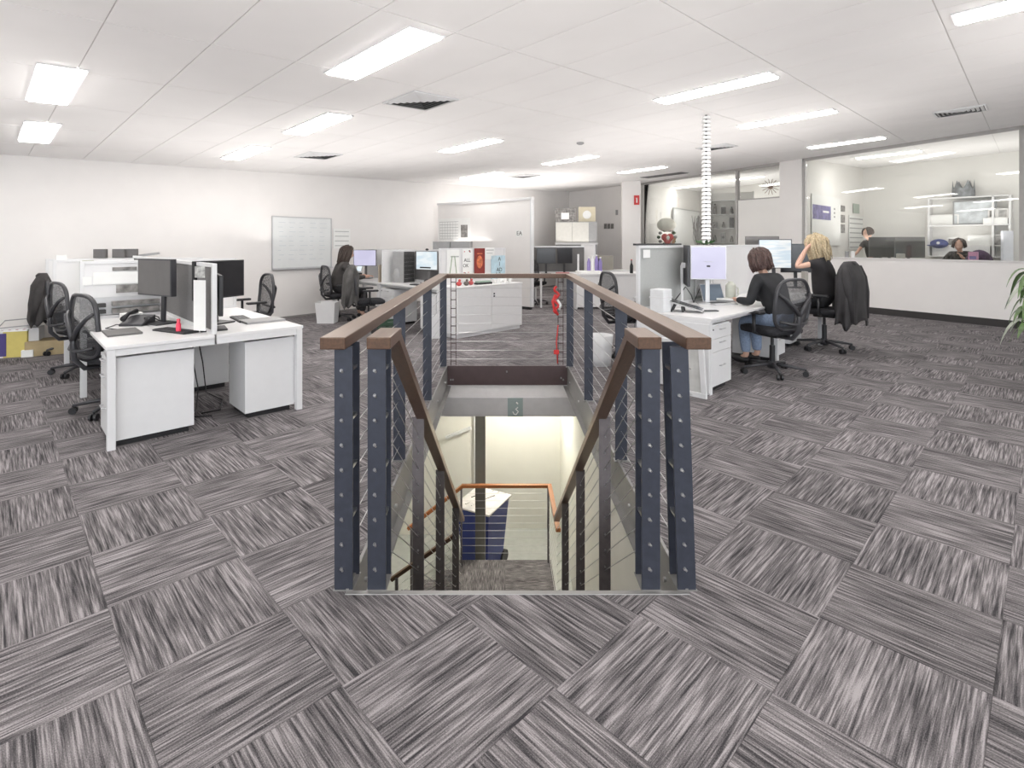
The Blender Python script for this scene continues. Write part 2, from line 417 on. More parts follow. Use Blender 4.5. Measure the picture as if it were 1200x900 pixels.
SIGNG = M('sign_greygreen', (.30,.36,.35), .5)
sg = tag(B(.0,.18,-.008,0,-.11,.11).build('sign_plate', SIGNG, loc=(.07, HY1-.001, -.48)), 'small grey green plate with white mark on the stair bulkhead beam', 'sign')
mk = MB().tube([(.10,-.011,-.085),(.125,-.011,-.05),(.095,-.011,-.02),(.12,-.011,.0)], .007, 6).tube([(.06,-.011,-.05),(.075,-.011,-.08),(.10,-.011,-.085)], .006, 6).tube([(.12,-.011,.04),(.10,-.011,.06)], .009, 6)
mk.build('white_mark', PAPER, sg)
# lower storey shell
GZ = -3.56; LZ = -3.0
SW = MB()
RW = 1.03
struct(B(RW, RW+.1, 1.2, 9.4, GZ, -.21).build('wall_stair_right', STAIRW))
struct(B(-.45, RW, 9.32, 9.42, GZ, -.5).build('wall_stair_far', STAIRW))
struct(B(-4, -.45, 9.12, 9.42, GZ, -.5).build('wall_stair_far', STAIRW))
struct(B(-.475, -.43, 9.08, 9.13, GZ, -.5).build('trim_7', WPOW), 'white corner trim down the lower wall')
struct(B(-4.1, -4, 1.2, 9.42, GZ, -.21).build('wall_stair_left', STAIRW))
struct(B(-4, RW, 1.1, 1.2, GZ, -.21).build('wall_stair_near', STAIRW))
lc = MB().box(-4, RW, HY1+.2, 9.42, -.6, -.5).box(-4, HX0-.4, 1.2, HY1+.22, -.6, -.5)
struct(lc.build('ceiling_lower', STAIRW), 'lower storey ceiling')
lf = struct(B(-4.1, RW+.1, 1.1, 9.42, GZ-.1, GZ).build('floor_lower', M('lower_floor', (.42,.43,.41), .6, var=.06)), 'pale grey green floor of the lower storey')
wr = tag(MB().bar((-.80,9.08,-1.98),( -.50,9.08,-1.82), .03,.05).build('wall_handrail', WPOW, bevel=.004), 'short white sloping rail on the lower wall', 'handrail')
wr.location = (0, 0, 0)
# put it where it is measured
a_, b_ = D(522,513,9.06), D(552,501,9.06)
wr.data = MB().bar(a_, b_, .04, .05).mesh('wall_handrail', WPOW)
# column
cl_ = struct(B(-.072,.072,-.07,.07,GZ,-.5).build('trim_8', M('column_steel', (.20,.195,.18), .5), loc=((563-PX0)*7.62/FPX, 7.62, 0), bevel=.004), 'dark steel column standing beyond the stair landing')
# staircase
LX0, LX1 = -.60, .70
st = bpy.data.objects.new('staircase', None); COL.objects.link(st); struct(st, 'carpeted stair flight going down from the opening to a landing')
NR = 17; rise = 3.0/NR; going = (6.2-2.235)/(NR-1)
for k in range(1, NR):
    y = 2.235+going*(k-1); z = -rise*k
    me = mk_mesh_uv([([(LX0+.06,y),(LX1-.04,y),(LX1-.04,y+going+.02),(LX0+.06,y+going+.02)], True, (k*3.3,k*7.7))], 'tread', CARPET, None, True)
    o = bpy.data.objects.new('tread', me); COL.objects.link(o); o.parent = st; o.location.z = z
    B(LX0+.06, LX1-.04, y+.0, y+going+.02, z-.05, z-.006).build('tread_pan', SLATE2, st)
for x in (LX0+.03, LX1-.02):
    MB().bar((x, 2.24, -.22), (x, 6.25, -3.15), .012, .26).build('stringer', CHAN, st)
lnd = struct(B(LX0, LX1, 6.2, 7.46, LZ-.2, LZ-.006).build('landing', SLATE2), 'carpeted half landing at the foot of the upper flight')
me = [([(LX0+i*.65,6.2),(LX0+i*.65+.648,6.2),(LX0+i*.65+.648,7.46),(LX0+i*.65,7.46)], i == 0, (i*11,3)) for i in (0,1)]
for i, q in enumerate(me):
    o = bpy.data.objects.new('carpet_tile', mk_mesh_uv([q], 'landing_tile', CARPET, None, True)); COL.objects.link(o); o.parent = lnd; o.location.z = LZ
# lower short flight going left
st2 = bpy.data.objects.new('staircase', None); COL.objects.link(st2); struct(st2, 'short carpeted flight turning left below the landing')
for k in range(1, 4):
    x1 = LX0-.27*(k-1); z = LZ-.14*k
    o = bpy.data.objects.new('tread', mk_mesh_uv([([(x1-.28,6.2),(x1,6.2),(x1,7.46),(x1-.28,7.46)], False, (k*5,k))], 'tread', CARPET, None, True)); COL.objects.link(o); o.parent = st2; o.location.z = z
    B(x1-.28, x1, 6.2, 7.46, z-.1, z-.006).build('tread_pan', SLATE2, st2)
# landing balustrade (orange timber)
RZ = LZ+1.06; LX0b = -.565
def cyl_r(): pass
lb = thing('landing_balustrade', 'orange timber handrail over steel cables around the lower landing', 'railing', (0,7.42,LZ))
def bent(m, pts, w_, h_):
    for p, q in zip(pts[:-1], pts[1:]):
        p, q = Vector(p), Vector(q); e = (q-p).normalized()*w_*.0
        m.bar(p-e, q+e, w_, h_)
m = MB(); bent(m, [(LX0b,0,1.06),(LX1-.03,0,1.06)], .06, .045); bent(m, [(LX1-.03,.03,1.06),(LX1-.03,-1.15,1.06)], .06, .045); bent(m, [(LX0b+.02,0,1.06),(LX0b-.75,0,.46)], .06, .045)
m.build('handrail', OAK, lb, bevel=.008)
for x in (LX0b, LX1-.05, LX0b-.7): B(x-.012, x+.012, -.03, .03, 0 if x > -.9 else -.42, 1.04 if x > -.9 else .48).build('post', SLATE2, lb)
for k in range(9):
    z = .12+k*.1045
    MB().cyl((LX0b,0,z), (LX1-.05,0,z), .0025, 6).build('cable', STEEL, lb)
    MB().cyl((LX1-.04,0,z), (LX1-.04,-1.12,z), .0025, 6).build('cable', STEEL, lb)
    MB().cyl((LX0b,0,z), (LX0b-.7,0,z-.56), .0025, 6).build('cable', STEEL, lb)
# near rail of the short flight
nb = thing('landing_balustrade', 'dark sloping handrail on the near side of the short lower flight', 'railing', (LX0b, 6.3, LZ))
MB().bar((.02,0,1.0), (-.75,0,.46), .05, .045).build('handrail', TIMBER, nb, bevel=.006)
for k in range(8): MB().cyl((0,0,.15+k*.1), (-.7,0,-.33+k*.1), .0025, 6).build('cable', STEEL, nb)
B(-.7,-.67,-.03,.03,-.42,.5).build('post', SLATE2, nb)
# bin
def wheelie():
    t = thing('wheelie_bin', 'blue wheelie bin with pale lid standing beyond the landing', 'bin', D(566, 600, 8.2)*1, R(-28))
    t.location.z = GZ
    body = MB(); ny = 6
    body.grid(lambda u,v: ((.21+.075*v)*max(-1,min(1,1.45*math.cos(2*PI*u+PI/4))), (.24+.085*v)*max(-1,min(1,1.45*math.sin(2*PI*u+PI/4))), .06+.96*v), 32, 4, True)
    body.add([(-.2,-.23,.06),(.2,-.23,.06),(.2,.23,.06),(-.2,.23,.06)], [(0,3,2,1)])
    body.build('body', M('bin_blue', (.03,.045,.20), .45), t, smooth=False)
    lid = MB().grid(lambda u,v: ((.31*(2*u-1)), (.36*(2*v-1)), 1.03+.05*(1-(2*u-1)**4)*(1-(2*v-1)**4)), 10, 10)
    lid.build('lid', M('bin_lid', (.66,.63,.62), .5, var=.1, scale=9), t, solid=.03)
    MB().tube([(-.22,.38,.98),(-.22,.43,1.0),(.22,.43,1.0),(.22,.38,.98)], .014).build('handle', BLACK, t)
    for s in (-1, 1): MB().cyl((s*.2,.27,.1), (s*.25,.27,.1), .1).build('wheel', BLACK, t)
    MB().tube([(-.15,-.1,1.09),(-.05,.1,1.10),(.05,-.1,1.09),(.14,.12,1.09)], .009, 6).build('lid_crease', BLACK, t)
    for s in (-1, 1): MB().bar((s*.05-.08,-.30,1.085),(s*.05+.08,.28,1.085), .02,.012).build('lid_rib', MATS['bin_lid'], t)
wheelie()
# ------------------------------------------------------------------ main balustrades
ZB = [.094+.1045*k for k in range(9)]; RH = 1.03
def rail_x_left(y): return -.69
def end_post(par, x, y, ztop, lean=0, wide=.077, z0=0):
    for nm, yy in (('post_plate', y), ('post_plate', y+.105)):
        m = MB(); m.add([(x-wide/2+lean*0,yy,z0),(x+wide/2,yy,z0),(x+wide/2,yy+.012,z0),(x-wide/2,yy+.012,z0),
                         (x-wide/2-lean,yy,ztop),(x+wide/2-lean,yy,ztop),(x+wide/2-lean,yy+.012,ztop),(x-wide/2-lean,yy+.012,ztop)],
                        [(0,3,2,1),(4,5,6,7),(0,1,5,4),(1,2,6,5),(2,3,7,6),(3,0,4,7)])
        m.build(nm, SLATE, par, bevel=.0015)
    for zc in (.29,.50,.71,.92):
        if zc < ztop-.05: B(x-.03-lean*zc, x+.03-lean*zc, y+.012, y+.105, zc, zc+.012).build('spacer_clip', STEEL, par)
    for z in ZB:
        if z < ztop-.04:
            xx = x-.008-lean*z/ztop
            MB().cyl((xx,y,z),(xx,y-.006,z), .0068, 8).cyl((xx+.003,y-.004,z-.002),(xx+.007,y-.011,z-.005), .0045, 8).build('bolt', STEEL, par)
    B(x-.042, x+.042, y-.004, y+.121, z0, z0+.005).build('base_plate', CHAN, par)
def mid_post(par, x, y, z0, ztop, wide=.08):
    B(x-wide/2, x+wide/2, y-.006, y+.006, z0, ztop).build('post', SLATE, par, bevel=.0015)
    B(x-wide/2-.01, x+wide/2+.01, y-.03, y+.03, z0, z0+.006).build('base_plate', CHAN, par)
for sx, side in ((-1,'left'), (1,'right')):
    X = -.690 if sx < 0 else .804
    xp = X+(.022 if sx < 0 else -.022)
    t = thing('cable_balustrade', 'brown timber topped cable railing along the '+side+' side of the stair opening', 'railing', (X, 2.2, 0))
    MB().bar((-sx*-.004,-.03,RH+.025), (0,4.1,RH+.045), .104, .05).build('handrail', TIMBER, t, bevel=.004)
    end_post(t, (.022 if sx < 0 else -.022), .035, RH, lean=(0 if sx < 0 else .034))
    for y in (1.37, 2.71, 4.05): mid_post(t, 0, y, 0, RH+.01+.005*y)
    for z in ZB: MB().cyl((0,.04,z), (0,4.05,z), .0024, 6).build('cable', STEEL, t)
t = thing('cable_balustrade', 'brown timber topped cable railing across the far end of the stair opening', 'railing', (.057, 6.25, 0))
MB().bar((-.80,0,RH+.045), (.80,0,RH+.045), .10, .05, up=(0,0,1)).build('handrail', TIMBER, t, bevel=.004)
for z in ZB: MB().cyl((-.74,0,z), (.74,0,z), .0024, 6).build('cable', STEEL, t)
def ladder(x, label):
    t = thing('cable_spacer', label, 'bracket', (x, 6.30, 0))
    for s in (-.03,.03): MB().cyl((s,0,.012),(s,0,RH+.02), .005, 6).build('rod', MAROON, t)
    for k in range(10): MB().cyl((-.035,0,.06+k*.104),(.035,0,.06+k*.104), .006, 6).build('rung', MAROON, t)
    return t
ladder(-.575, 'thin maroon ladder shaped cable bracket beside the far left corner post')
ladder(.70, 'thin maroon ladder shaped cable bracket beside the far right corner post')
lan = thing('lanyard', 'red and white coiled strap hanging from the far right corner of the railing', 'strap', (.64, 6.22, 0))
lm = MB()
for k in range(26):
    a = k/25; lm.v = lm.v
pts = [(.028*math.sin(a*5.1), -.02+.012*math.cos(a*4), .95-a*.0235*1.0) for a in range(0, 14)]
lm.tube(pts, .016, 8).tube([(-.01,-.02,.86),(-.045,-.02,.78),(-.03,-.02,.70),(.02,-.02,.62)], .015, 8).tube([(.02,-.01,.5),(.0,-.01,.3),(.015,-.01,.05)], .007, 6)
lm.build('strap', RED, lan, smooth=True)
MB().tube([(.01,-.03,.8),(.045,-.03,.74),(.03,-.03,.68)], .014, 8).build('white_clip', PAPER, lan, smooth=True)
B(-.03,.03,-.02,.0,.16,.21).build('red_tag', RED, lan)
# inner (descending) rails
def slope_z(y): return RH-.005-(y-2.42)*.742
for sx, side in ((-1,'left'), (1,'right')):
    xa, xb = (-.528,-.478) if sx < 0 else (.630,.652)
    XX = lambda y: xa+(xb-xa)*(y-2.22)/4.1
    t = thing('stair_railing', 'dark brown cable railing descending along the '+side+' side of the stairs', 'railing', (0,0,0))
    yk = 2.40
    x0 = xa+(0.02 if sx < 0 else -.02)
    MB().bar((x0,2.18,RH+.024),(x0,yk+.03,RH+.024), .098,.05).build('rail_cap', TIMBER, t, bevel=.004)
    MB().bar((XX(yk)+(.03 if sx<0 else -.03),yk,RH+.02),(XX(6.3),6.3,slope_z(6.3)+.03), .07,.05).build('handrail', TIMBER, t, bevel=.004)
    end_post(t, xa+(.0 if sx < 0 else .0), 2.235, RH)
    for y in (3.27, 4.32, 5.4 if sx > 0 else 5.6):
        B(XX(y)-.035, XX(y)+.035, y-.006, y+.006, slope_z(y)-1.2, slope_z(y)+.0).build('post', SLATE2, t)
        for z in range(9): MB().cyl((XX(y), y-.006, slope_z(y)-.12-.1*z), (XX(y), y-.014, slope_z(y)-.12-.1*z), .006, 6).build('cable_stud', STEEL, t)
    for k, z in enumerate(ZB):
        MB().tube([(XX(2.25),2.25,z),(XX(2.42),2.42,z-.02),(XX(6.25),6.25,z-.01-(6.25-2.42)*.742)], .0024, 6).build('cable', STEEL, t)
# ------------------------------------------------------------------ glazed partition on the right
def pp(px, n=0):                    # point on partition line at a photo column
    k = (px-PX0)/FPX; t = (k*P0.y-P0.x)/(PD.x-k*PD.y); return P0+PD*t
PN = Vector((PD.y, -PD.x, 0))       # away from the main room
if PN.x < 0: PN = -PN
SILL = 1.13
def pseg(pa, pb, z0, z1, th, off, name, mat, label=None, kind=True):
    a, b = pa+PN*off, pb+PN*off; n = PN*th
    q = [a, b, b+n, a+n]; zt = [(hceil(p.x,p.y) if z1 is None else z1) for p in q]
    zb = [(hceil(p.x,p.y)-.06 if z0 is None else z0) for p in q]
    m = MB().add([(p.x,p.y,z) for p, z in zip(q,zb)]+[(p.x,p.y,z) for p,z in zip(q,zt)], [(0,3,2,1),(4,5,6,7),(0,1,5,4),(1,2,6,5),(2,3,7,6),(3,0,4,7)])
    o = m.build(name, mat)
    return struct(o, label) if kind else o
FR = M('frame_grey', (.40,.385,.37), .45)
FRW = M('frame_white', (.78,.765,.75), .4)
a, b = pp(751), pp(941)
Pend = P1
pseg(a, Pend, None, None, .09, 0, 'trim_9', FR, 'grey head channel above the glazed office partition')
pseg(a, Pend, 0, SILL, .10, 0, 'wall_partition', WALL, 'low white wall under the office glazing')
pseg(pp(1010), Pend, 0, .13, -.012, 0, 'baseboard_right', SKIRT, 'black baseboard of the low partition wall')
pseg(a, Pend, SILL, SILL+.02, .14, -.02, 'trim_10', FRW, 'white window ledge of the glazed partition')
def mull(px, w_, mat=FR, nm='window_mullion'):
    p = pp(px); pseg(p-PD*w_/2, p+PD*w_/2, SILL, None, .09, .0, nm, mat)
TN = 11
for px, w_ in ((752,.05),(863,.06),(941,.05),(1197,.06)):
    p = pp(px); pseg(p-PD*w_/2, p+PD*w_/2, SILL, None, .09, 0, 'trim_%d' % TN, FR, None); TN += 1
p = pp(1197)-PD*.03
WN = [1]
def pane(pa, pb, z0=SILL+.02, z1=None, label=None):
    o = pseg(pa, pb, z0, z1, .01, .04, 'window_%d' % WN[0], GLASS, label); WN[0] += 1; return o
pane(pp(754), pp(861), label='clear glass pane behind the right desks')
pz = EYE+(PY0-232)*pp(890).y/FPX
pane(pp(866), pp(914), z0=pz, label='clear upper glass pane with a starburst clock')
pseg(pp(865), pp(915), SILL, pz, .06, 0, 'wall_infill', OFFW, 'white infill panel below the small upper pane')
pseg(pp(864), pp(916), pz-.03, pz, .09, -.005, 'trim_%d' % TN, FR, None); TN += 1
pseg(pp(914), pp(940), SILL, None, .16, -.02, 'wall_pier', WALL, 'white pier in the glazed partition')
pane(pp(944), pp(1195), label='long clear glass pane over the low wall')
pane(pp(1200), pp(1330)); pane(pp(1330), P1)
# column at the left end of the partition
cp = D(739,300,15.7); cw = .26
struct(B(-cw,cw,-.2,.2,0,hceil(cp.x,cp.y)).build('column', WALL, loc=(cp.x,cp.y,0), rz=R(-8)), 'square white column at the end of the glazed partition')
# offices behind
def owall(nm, a, b, side=1, mat=OFFW): wallbox(nm, a, b, 0, None, .1, mat, side)
q0, q1 = Vector((10.4,15.25,0)), Vector((16.6,7.7,0))
owall('wall_office_back', q0, q1, 1)
owall('wall_office_side', pp(944)+PN*.05, q0, 1)
owall('wall_meeting_left', P0+PN*.05, Vector((8.1,21.7,0)), 1)
owall('wall_meeting_back', Vector((8.1,21.7,0)), q0+Vector((.3,.3,0)), 1)
owall('wall_office_end', q1, P1+PN*.1, 1)
# ------------------------------------------------------------------ ceiling lights
lights = [((40,97),(88,103),0),((28,153.5),(62,156),0),((402,87),(497,38),1),((348,156),(395,133),1),((273,185),(302,172),1),((523,177),(580,163),1),
 ((543,208.5),(586,202),1),((638,192),(699,182),1),((771,119),(910,86),1),((864,149),(983,128),1),((944,173.5),(1042,159.5),1),
 ((986,188),(1102,173),1),((724,202),(782,195),1),((1121,24),(1300,-24),1)]
wh = ['far left ceiling light nearer the camera, above the left desks','small far left ceiling light close to the wall','large near ceiling light left of centre','ceiling light above the left desks, between two vents','small ceiling light near the wall above the whiteboard',
 'thin ceiling light at centre above the freestanding partition','faint thin ceiling light deepest at centre left','thin ceiling light just left of the ribbed cable duct, over the far desks','longest ceiling light right of centre above the right desks','long ceiling light right of the cable duct, second from the nearest','long ceiling light third in the right hand row beside the glazing','long ceiling light inside the glazed office','thin ceiling light far back left of the cable duct','bright ceiling light cut by the upper right corner']
PHI = R(-45)
def ceil_frame(c):
    n = Vector((-.05,-.01,1)).normalized(); x = Vector((math.cos(PHI), math.sin(PHI), 0)); x = (x-n*x.dot(n)).normalized(); y = n.cross(x)
    return Matrix((x, y, n)).transposed().to_4x4()
def ceil_light(c, label, L_=1.19, W_=.27):
    t = thing('ceiling_light', label, 'light', c, 0, 'recessed ceiling light panels'); t.rotation_euler = ceil_frame(c).to_euler()
    m = MB()
    for a in ((-L_/2-.02,L_/2+.02,-W_/2-.02,-W_/2),(-L_/2-.02,L_/2+.02,W_/2,W_/2+.02),(-L_/2-.02,-L_/2,-W_/2,W_/2),(L_/2,L_/2+.02,-W_/2,W_/2)): m.box(*a, -.012, -.002)
    m.build('frame', WPOW, t); B(-L_/2,L_/2,-W_/2,W_/2,-.022,-.003).build('diffuser', LIT, t)
for (e0, e1, kk), lb_ in zip(lights, wh):
    if kk: c = (C(*e0)+C(*e1))/2
    else:
        c = C((e0[0]+e1[0])/2, (e0[1]+e1[1])/2)
    if e0[0] == 1121: c = C(1121,24)+(C(*e1)-C(1121,24)).normalized()*.6
    ceil_light(c, lb_)
k = 0
for x, y in ((-5,1.5),(-1.5,.3),(2.5,.9),(-4,-1.5),(0,-2.5),(4,-1.5),(7.5,-.5),(-7,-3),(3.5,-4.2),(-2.5,-4.6),(8,2.6),(-8,2)):
    ceil_light(Vector((x,y,hceil(x,y))), 'ceiling light behind the camera, out of the frame')
for x, y in ((11.5,10.2),(13,6.5),(7.5,16.5),(6.6,18.6)):  # extra panels added to brighten the offices
    ceil_light(Vector((x,y,hceil(x,y))), 'added ceiling light deeper inside the glazed offices')
# lower storey lamp
ll = thing('ceiling_light', 'round ceiling lamp of the lower storey hidden above the landing', 'light', (.35,8.4,-.62))
MB().lathe([(.18,0),(.18,-.03),(.15,-.04)], n=20).build('diffuser', emis('lower_lamp', (1,.97,.88), 62), ll)
ll = thing('ceiling_light', 'round ceiling lamp over the short lower flight', 'light', (-2.0,6.5,-.62))
MB().lathe([(.18,0),(.18,-.03),(.15,-.04)], n=20).build('diffuser', emis('lower_lamp2', (1,.97,.88), 50), ll)
# vents
def vent(px, py, label, w_=.56, turn=0):
    c = C(px, py); t = thing('ceiling_vent', label, 'vent', c); t.rotation_euler = ceil_frame(c).to_euler()
    m = MB(); h = w_/2
    for a in ((-h,h,-h,-h+.02),(-h,h,h-.02,h),(-h,-h+.02,-h+.02,h-.02),(h-.02,h,-h+.02,h-.02)): m.box(*a, -.014, -.002)
    m.build('frame', WPOW, t); B(-h+.02,h-.02,-h+.02,h-.02,-.003,-.002).build('duct_opening', DARKGR, t)
    for s in range(4):
        ang = s*PI/2
        for k in range(5):
            r0 = h-.03-k*.048
            m = MB(); m.T = Matrix.Rotation(ang, 4, 'Z')
            m.add([(-r0,r0,-.004),(r0,r0,-.004),(r0-.03,r0-.03,-.018),(-r0+.03,r0-.03,-.018),(-r0,r0,-.007),(r0,r0,-.007),(r0-.03,r0-.03,-.021),(-r0+.03,r0-.03,-.021)],
                  [(0,1,2,3),(7,6,5,4),(0,4,5,1),(1,5,6,2),(2,6,7,3),(3,7,4,0)])
            m.build('louvre', (WPOW if s in (2,3) else GREYP), t)  # blades on two sides greyer: their shading is put into the colour
vent(493,118,'square louvred ceiling vent nearest the camera, at centre left')
vent(373,182,'small louvred ceiling vent above the whiteboard wall')
vent(1125,130,'louvred ceiling vent at upper right by the glazing')
vent(840,172,'louvred ceiling vent behind the ribbed cable duct')
vent(614,206,'flat ceiling vent far back at centre')
c = C(778,205); t = thing('ceiling_grille', 'long grey linear grille in the ceiling left of the cable duct', 'vent', c); t.rotation_euler = ceil_frame(c).to_euler()
B(-.6,.6,-.22,.22,-.012,-.002).build('frame', GREYP, t)
for k in range(8): B(-.58,.58,-.2+k*.053,-.2+k*.053+.02,-.02,-.012).build('louvre', FABG, t)
c = C(680,167); t = thing('smoke_detector', 'small round detector on the ceiling at centre', 'detector', c)
MB().lathe([(.06,0),(.06,-.02),(.035,-.035)], n=16).build('body', GREYP, t)
c = C(847,213)
# ================================================================== FURNITURE
def chair_proto():
    t = thing('office_chair', 'x', 'chair', group='mesh back office chairs')
    m = MB().lathe([(.045,.055),(.05,.10),(.04,.13)], n=14)
    for k in range(5):
        a = R(90+72*k); d = Vector((math.cos(a), math.sin(a), 0))
        m.tube([d*.03+Vector((0,0,.10)), d*.17+Vector((0,0,.092)), d*.31+Vector((0,0,.072))], [.027,.022,.016], 8, flat=.8)
    m.build('star_base', CHARC, t, smooth=True)
    for k in range(5):
        a = R(90+72*k); d = Vector((math.cos(a), math.sin(a), 0)); n = Vector((-d.y,d.x,0)); p = d*.31
        c = MB()
        for s in (-1,1): c.cyl(p+n*s*.010+Vector((0,0,.030)), p+n*s*.030+Vector((0,0,.030)), .029, 12)
        c.cyl(p+Vector((0,0,.03)), p+Vector((0,0,.075)), .009, 8); c.build('caster', BLACK, t)
    MB().cyl((0,0,.12),(0,0,.30),.028).cyl((0,0,.30),(0,0,.42),.016).build('gas_lift', BLACK, t, smooth=False)
    B(-.10,.10,-.14,.10,.40,.445).build('seat_mechanism', BLACK, t, bevel=.01)
    m = MB(); m.grid(lambda u,v: tuple(Vector((0,0,0)) + Vector(((.245*max(-1,min(1,1.25*math.cos(2*PI*u))))*[.86,.97,1,.98,.85][min(4,int(v*4+.01))], (.235*max(-1,min(1,1.25*math.sin(2*PI*u))))*[.86,.97,1,.98,.85][min(4,int(v*4+.01))]+.02, [.44,.45,.475,.50,.512][min(4,int(v*4+.01))]))), 28, 4, True)
    n = len(m.v); m.f += [tuple(range(n-1,n-29,-1))[::-1], tuple(range(27,-1,-1))]
    m.build('seat', FABB, t, smooth=True)
    def bk(u, v):   # u -1..1, v 0..1
        wv = .19+.05*math.sin(PI*(.15+.75*v)); x = wv*u
        y = -.235-.045*v-.03*math.sin(PI*v)+.045*u*u; return (x, y, .50+.53*v)
    loop = []
    for k in range(32):
        a = 2*PI*k/32; cu, sv = math.cos(a), math.sin(a)
        e = .55; u = math.copysign(abs(cu)**e, cu); v = .5+.5*math.copysign(abs(sv)**e, sv)
        loop.append(bk(u, v))
    MB().tube(loop, .016, 8, closed=True, flat=1.3).build('back_frame', CHARC, t, smooth=True)
    def bkm(a, b):
        u, v = 2*a-1, b; e = 1
        lim = 1-.18*(abs(2*v-1)**6); return bk(u*lim*.97, .02+.96*v)
    MB().grid(bkm, 10, 12).build('back_mesh', NETTING, t, smooth=True)
    m = MB().tube([(0,-.05,.41),(0,-.24,.41),(0,-.315,.50),(0,-.325,.62),(0,-.325,.70)], [.035,.035,.035,.03,.026], 8, flat=.6)
    for s in (-1,1): m.tube([(0,-.325,.66),(s*.08,-.32,.76),(s*.17,-.30,.84),(s*.215,-.27,.88)], [.024,.02,.017,.014], 8)
    m.build('back_support', CHARC, t, smooth=True)
    MB().tube([(-.19,-.26,.60),(-.10,-.31,.575),(0,-.325,.57),(.10,-.31,.575),(.19,-.26,.60)], .014, 8).build('lumbar_bar', CHARC, t, smooth=True)
    for s in (-1,1):
        m = MB().tube([(s*.20,-.02,.44),(s*.28,-.02,.46),(s*.285,-.02,.66)], .018, 8); m.build('arm_post', BLACK, t, smooth=True)
        B(s*.285-.04,s*.285+.04,-.13,.12,.66,.69).build('arm_pad', BLACK, t, bevel=.012)
    return t
CH = chair_proto()
def faced(deg): return R(deg-90)
LO0 = Vector((-2.769, 3.718, 0)); lu0 = Vector((math.cos(math.radians(43.3)), math.sin(math.radians(43.3)), 0)); lv0 = Vector((-lu0.y, lu0.x, 0))
def LP0(u, v): return LO0+lu0*u+lv0*v
seats = [ (LP0(.20,1.12), 60, 'black mesh office chair nearest the camera at the left desk, back turned outwards', (1,1,1.0)),
 (LP0(.15,3.0), 58, 'black mesh office chair in the middle of the three at the left desks', (1,1,1.0)),
 (LP0(.13,4.62), 45, 'office chair with a dark jacket over its back at far left', (1,1,1)),
 (Vector((-3.42,7.15,0)), 225, 'grey mesh office chair pushed in behind the left desks, right of the black monitor', (1,1,1.0)),
 (Vector((-3.10,10.05,0)), 38, 'office chair under the long haired person by the whiteboard', (1,1,1)),
 (Vector((-2.25,8.95,0)), 22, 'empty office chair draped with a grey hoodie beside the long haired person', (1,1,1)),
 (Vector((1.62,6.95,0)), 15, 'empty office chair with mesh back just behind the right hand railing', (1,1,1.05)),
 (F(905,437), 112, 'mesh back office chair under the dark haired person at right', (1.06,1.06,1.04)),
 (F(966,409), 132, 'office chair under the blonde person, draped with a black jacket', (1.1,1.1,1.12)),
 (F(631,366)+Vector((0,1.5,0)), 60, 'black office chair beside the end of the freestanding partition', (1,1,1.05)) ]
for i, (p, d, lb_, sc) in enumerate(seats): place(CH, i > 0, (p.x, p.y, 0), faced(d), lb_, scale=sc)
# desks
def desk(name, label, O, ang, L_, Dp=.69, near_leg=True, far_leg=True, inner=True):
    """local x = depth (user side at 0), local y = length"""
    t = thing(name, label, 'desk', O, R(ang), 'white office desks'); 
    B(-.01, Dp-.004, -.01, L_-.004, .712, .737).build('tabletop', WHITE, t, bevel=.003)
    m = MB()
    for yy, on in ((0, near_leg), (L_-.05, far_leg)):
        if on:
            B(0, .05, yy, yy+.05, 0, .712).build('leg', WPOW, t, bevel=.002)
            if inner: B(Dp-.055, Dp-.005, yy, yy+.05, 0, .712).build('leg', WPOW, t, bevel=.002)
        B(.05, Dp-(.055 if inner and on else .004), yy+.004, yy+.045, .662, .712).build('end_rail', WPOW, t)
    B(.06,.085,.05,L_-.05,.665,.71).build('long_rail', WPOW, t)
    return t
def pedestal(label, O, ang, w_=.44, d_=.5, h=.64, group=None, drawers=(.12,.12,.36)):
    """drawer face looks to local -x; local y = width"""
    t = thing('drawer_pedestal', label, 'cabinet', O, R(ang), 'white drawer pedestals')
    B(.02, d_, 0, w_, .045, h).build('body', WPOW, t, bevel=.002)
    B(.05, d_-.03, .03, w_-.03, 0, .045).build('plinth', BLACK, t)
    z = h-.01
    tot = sum(drawers); sc = (h-.065)/tot
    for i, dh in enumerate(drawers):
        dh *= sc; f = B(0, .02, .004, w_-.004, z-dh+.004, z).build('drawer', WPOW, t, bevel=.002)
        MB().tube([(-.001,w_/2-.055,z-dh/2-.004+.03),(-.022,w_/2-.05,z-dh/2+.03),(-.022,w_/2+.05,z-dh/2+.03),(-.001,w_/2+.055,z-dh/2-.004+.03)], .005, 6).build('handle', SILVER, f)
        z -= dh
    MB().cyl((-.004,w_-.04,h-.04),(.0,w_-.04,h-.04),.009).build('lock', BLACK, t)
    return t
def screen_panel(label, O, ang, L_, zt, fabric, frame=WPOW, z0=.737, th=.035, name='desk_screen'):
    """runs along local y"""
    t = thing(name, label, 'screen', O, R(ang), 'desk divider screens')
    B(-th/2, th/2, 0, .035, z0, zt).build('upright', frame, t, bevel=.002); B(-th/2, th/2, L_-.035, L_, z0, zt).build('upright', frame, t, bevel=.002)
    B(-th/2, th/2, .035, L_-.035, zt-.03, zt).build('top_rail', frame, t, bevel=.002); B(-th/2, th/2, .035, L_-.035, z0, z0+.03).build('bottom_rail', frame, t)
    B(-th/2+.008, th/2-.008, .035, L_-.035, z0+.03, zt-.03).build('panel', fabric, t)
    return t
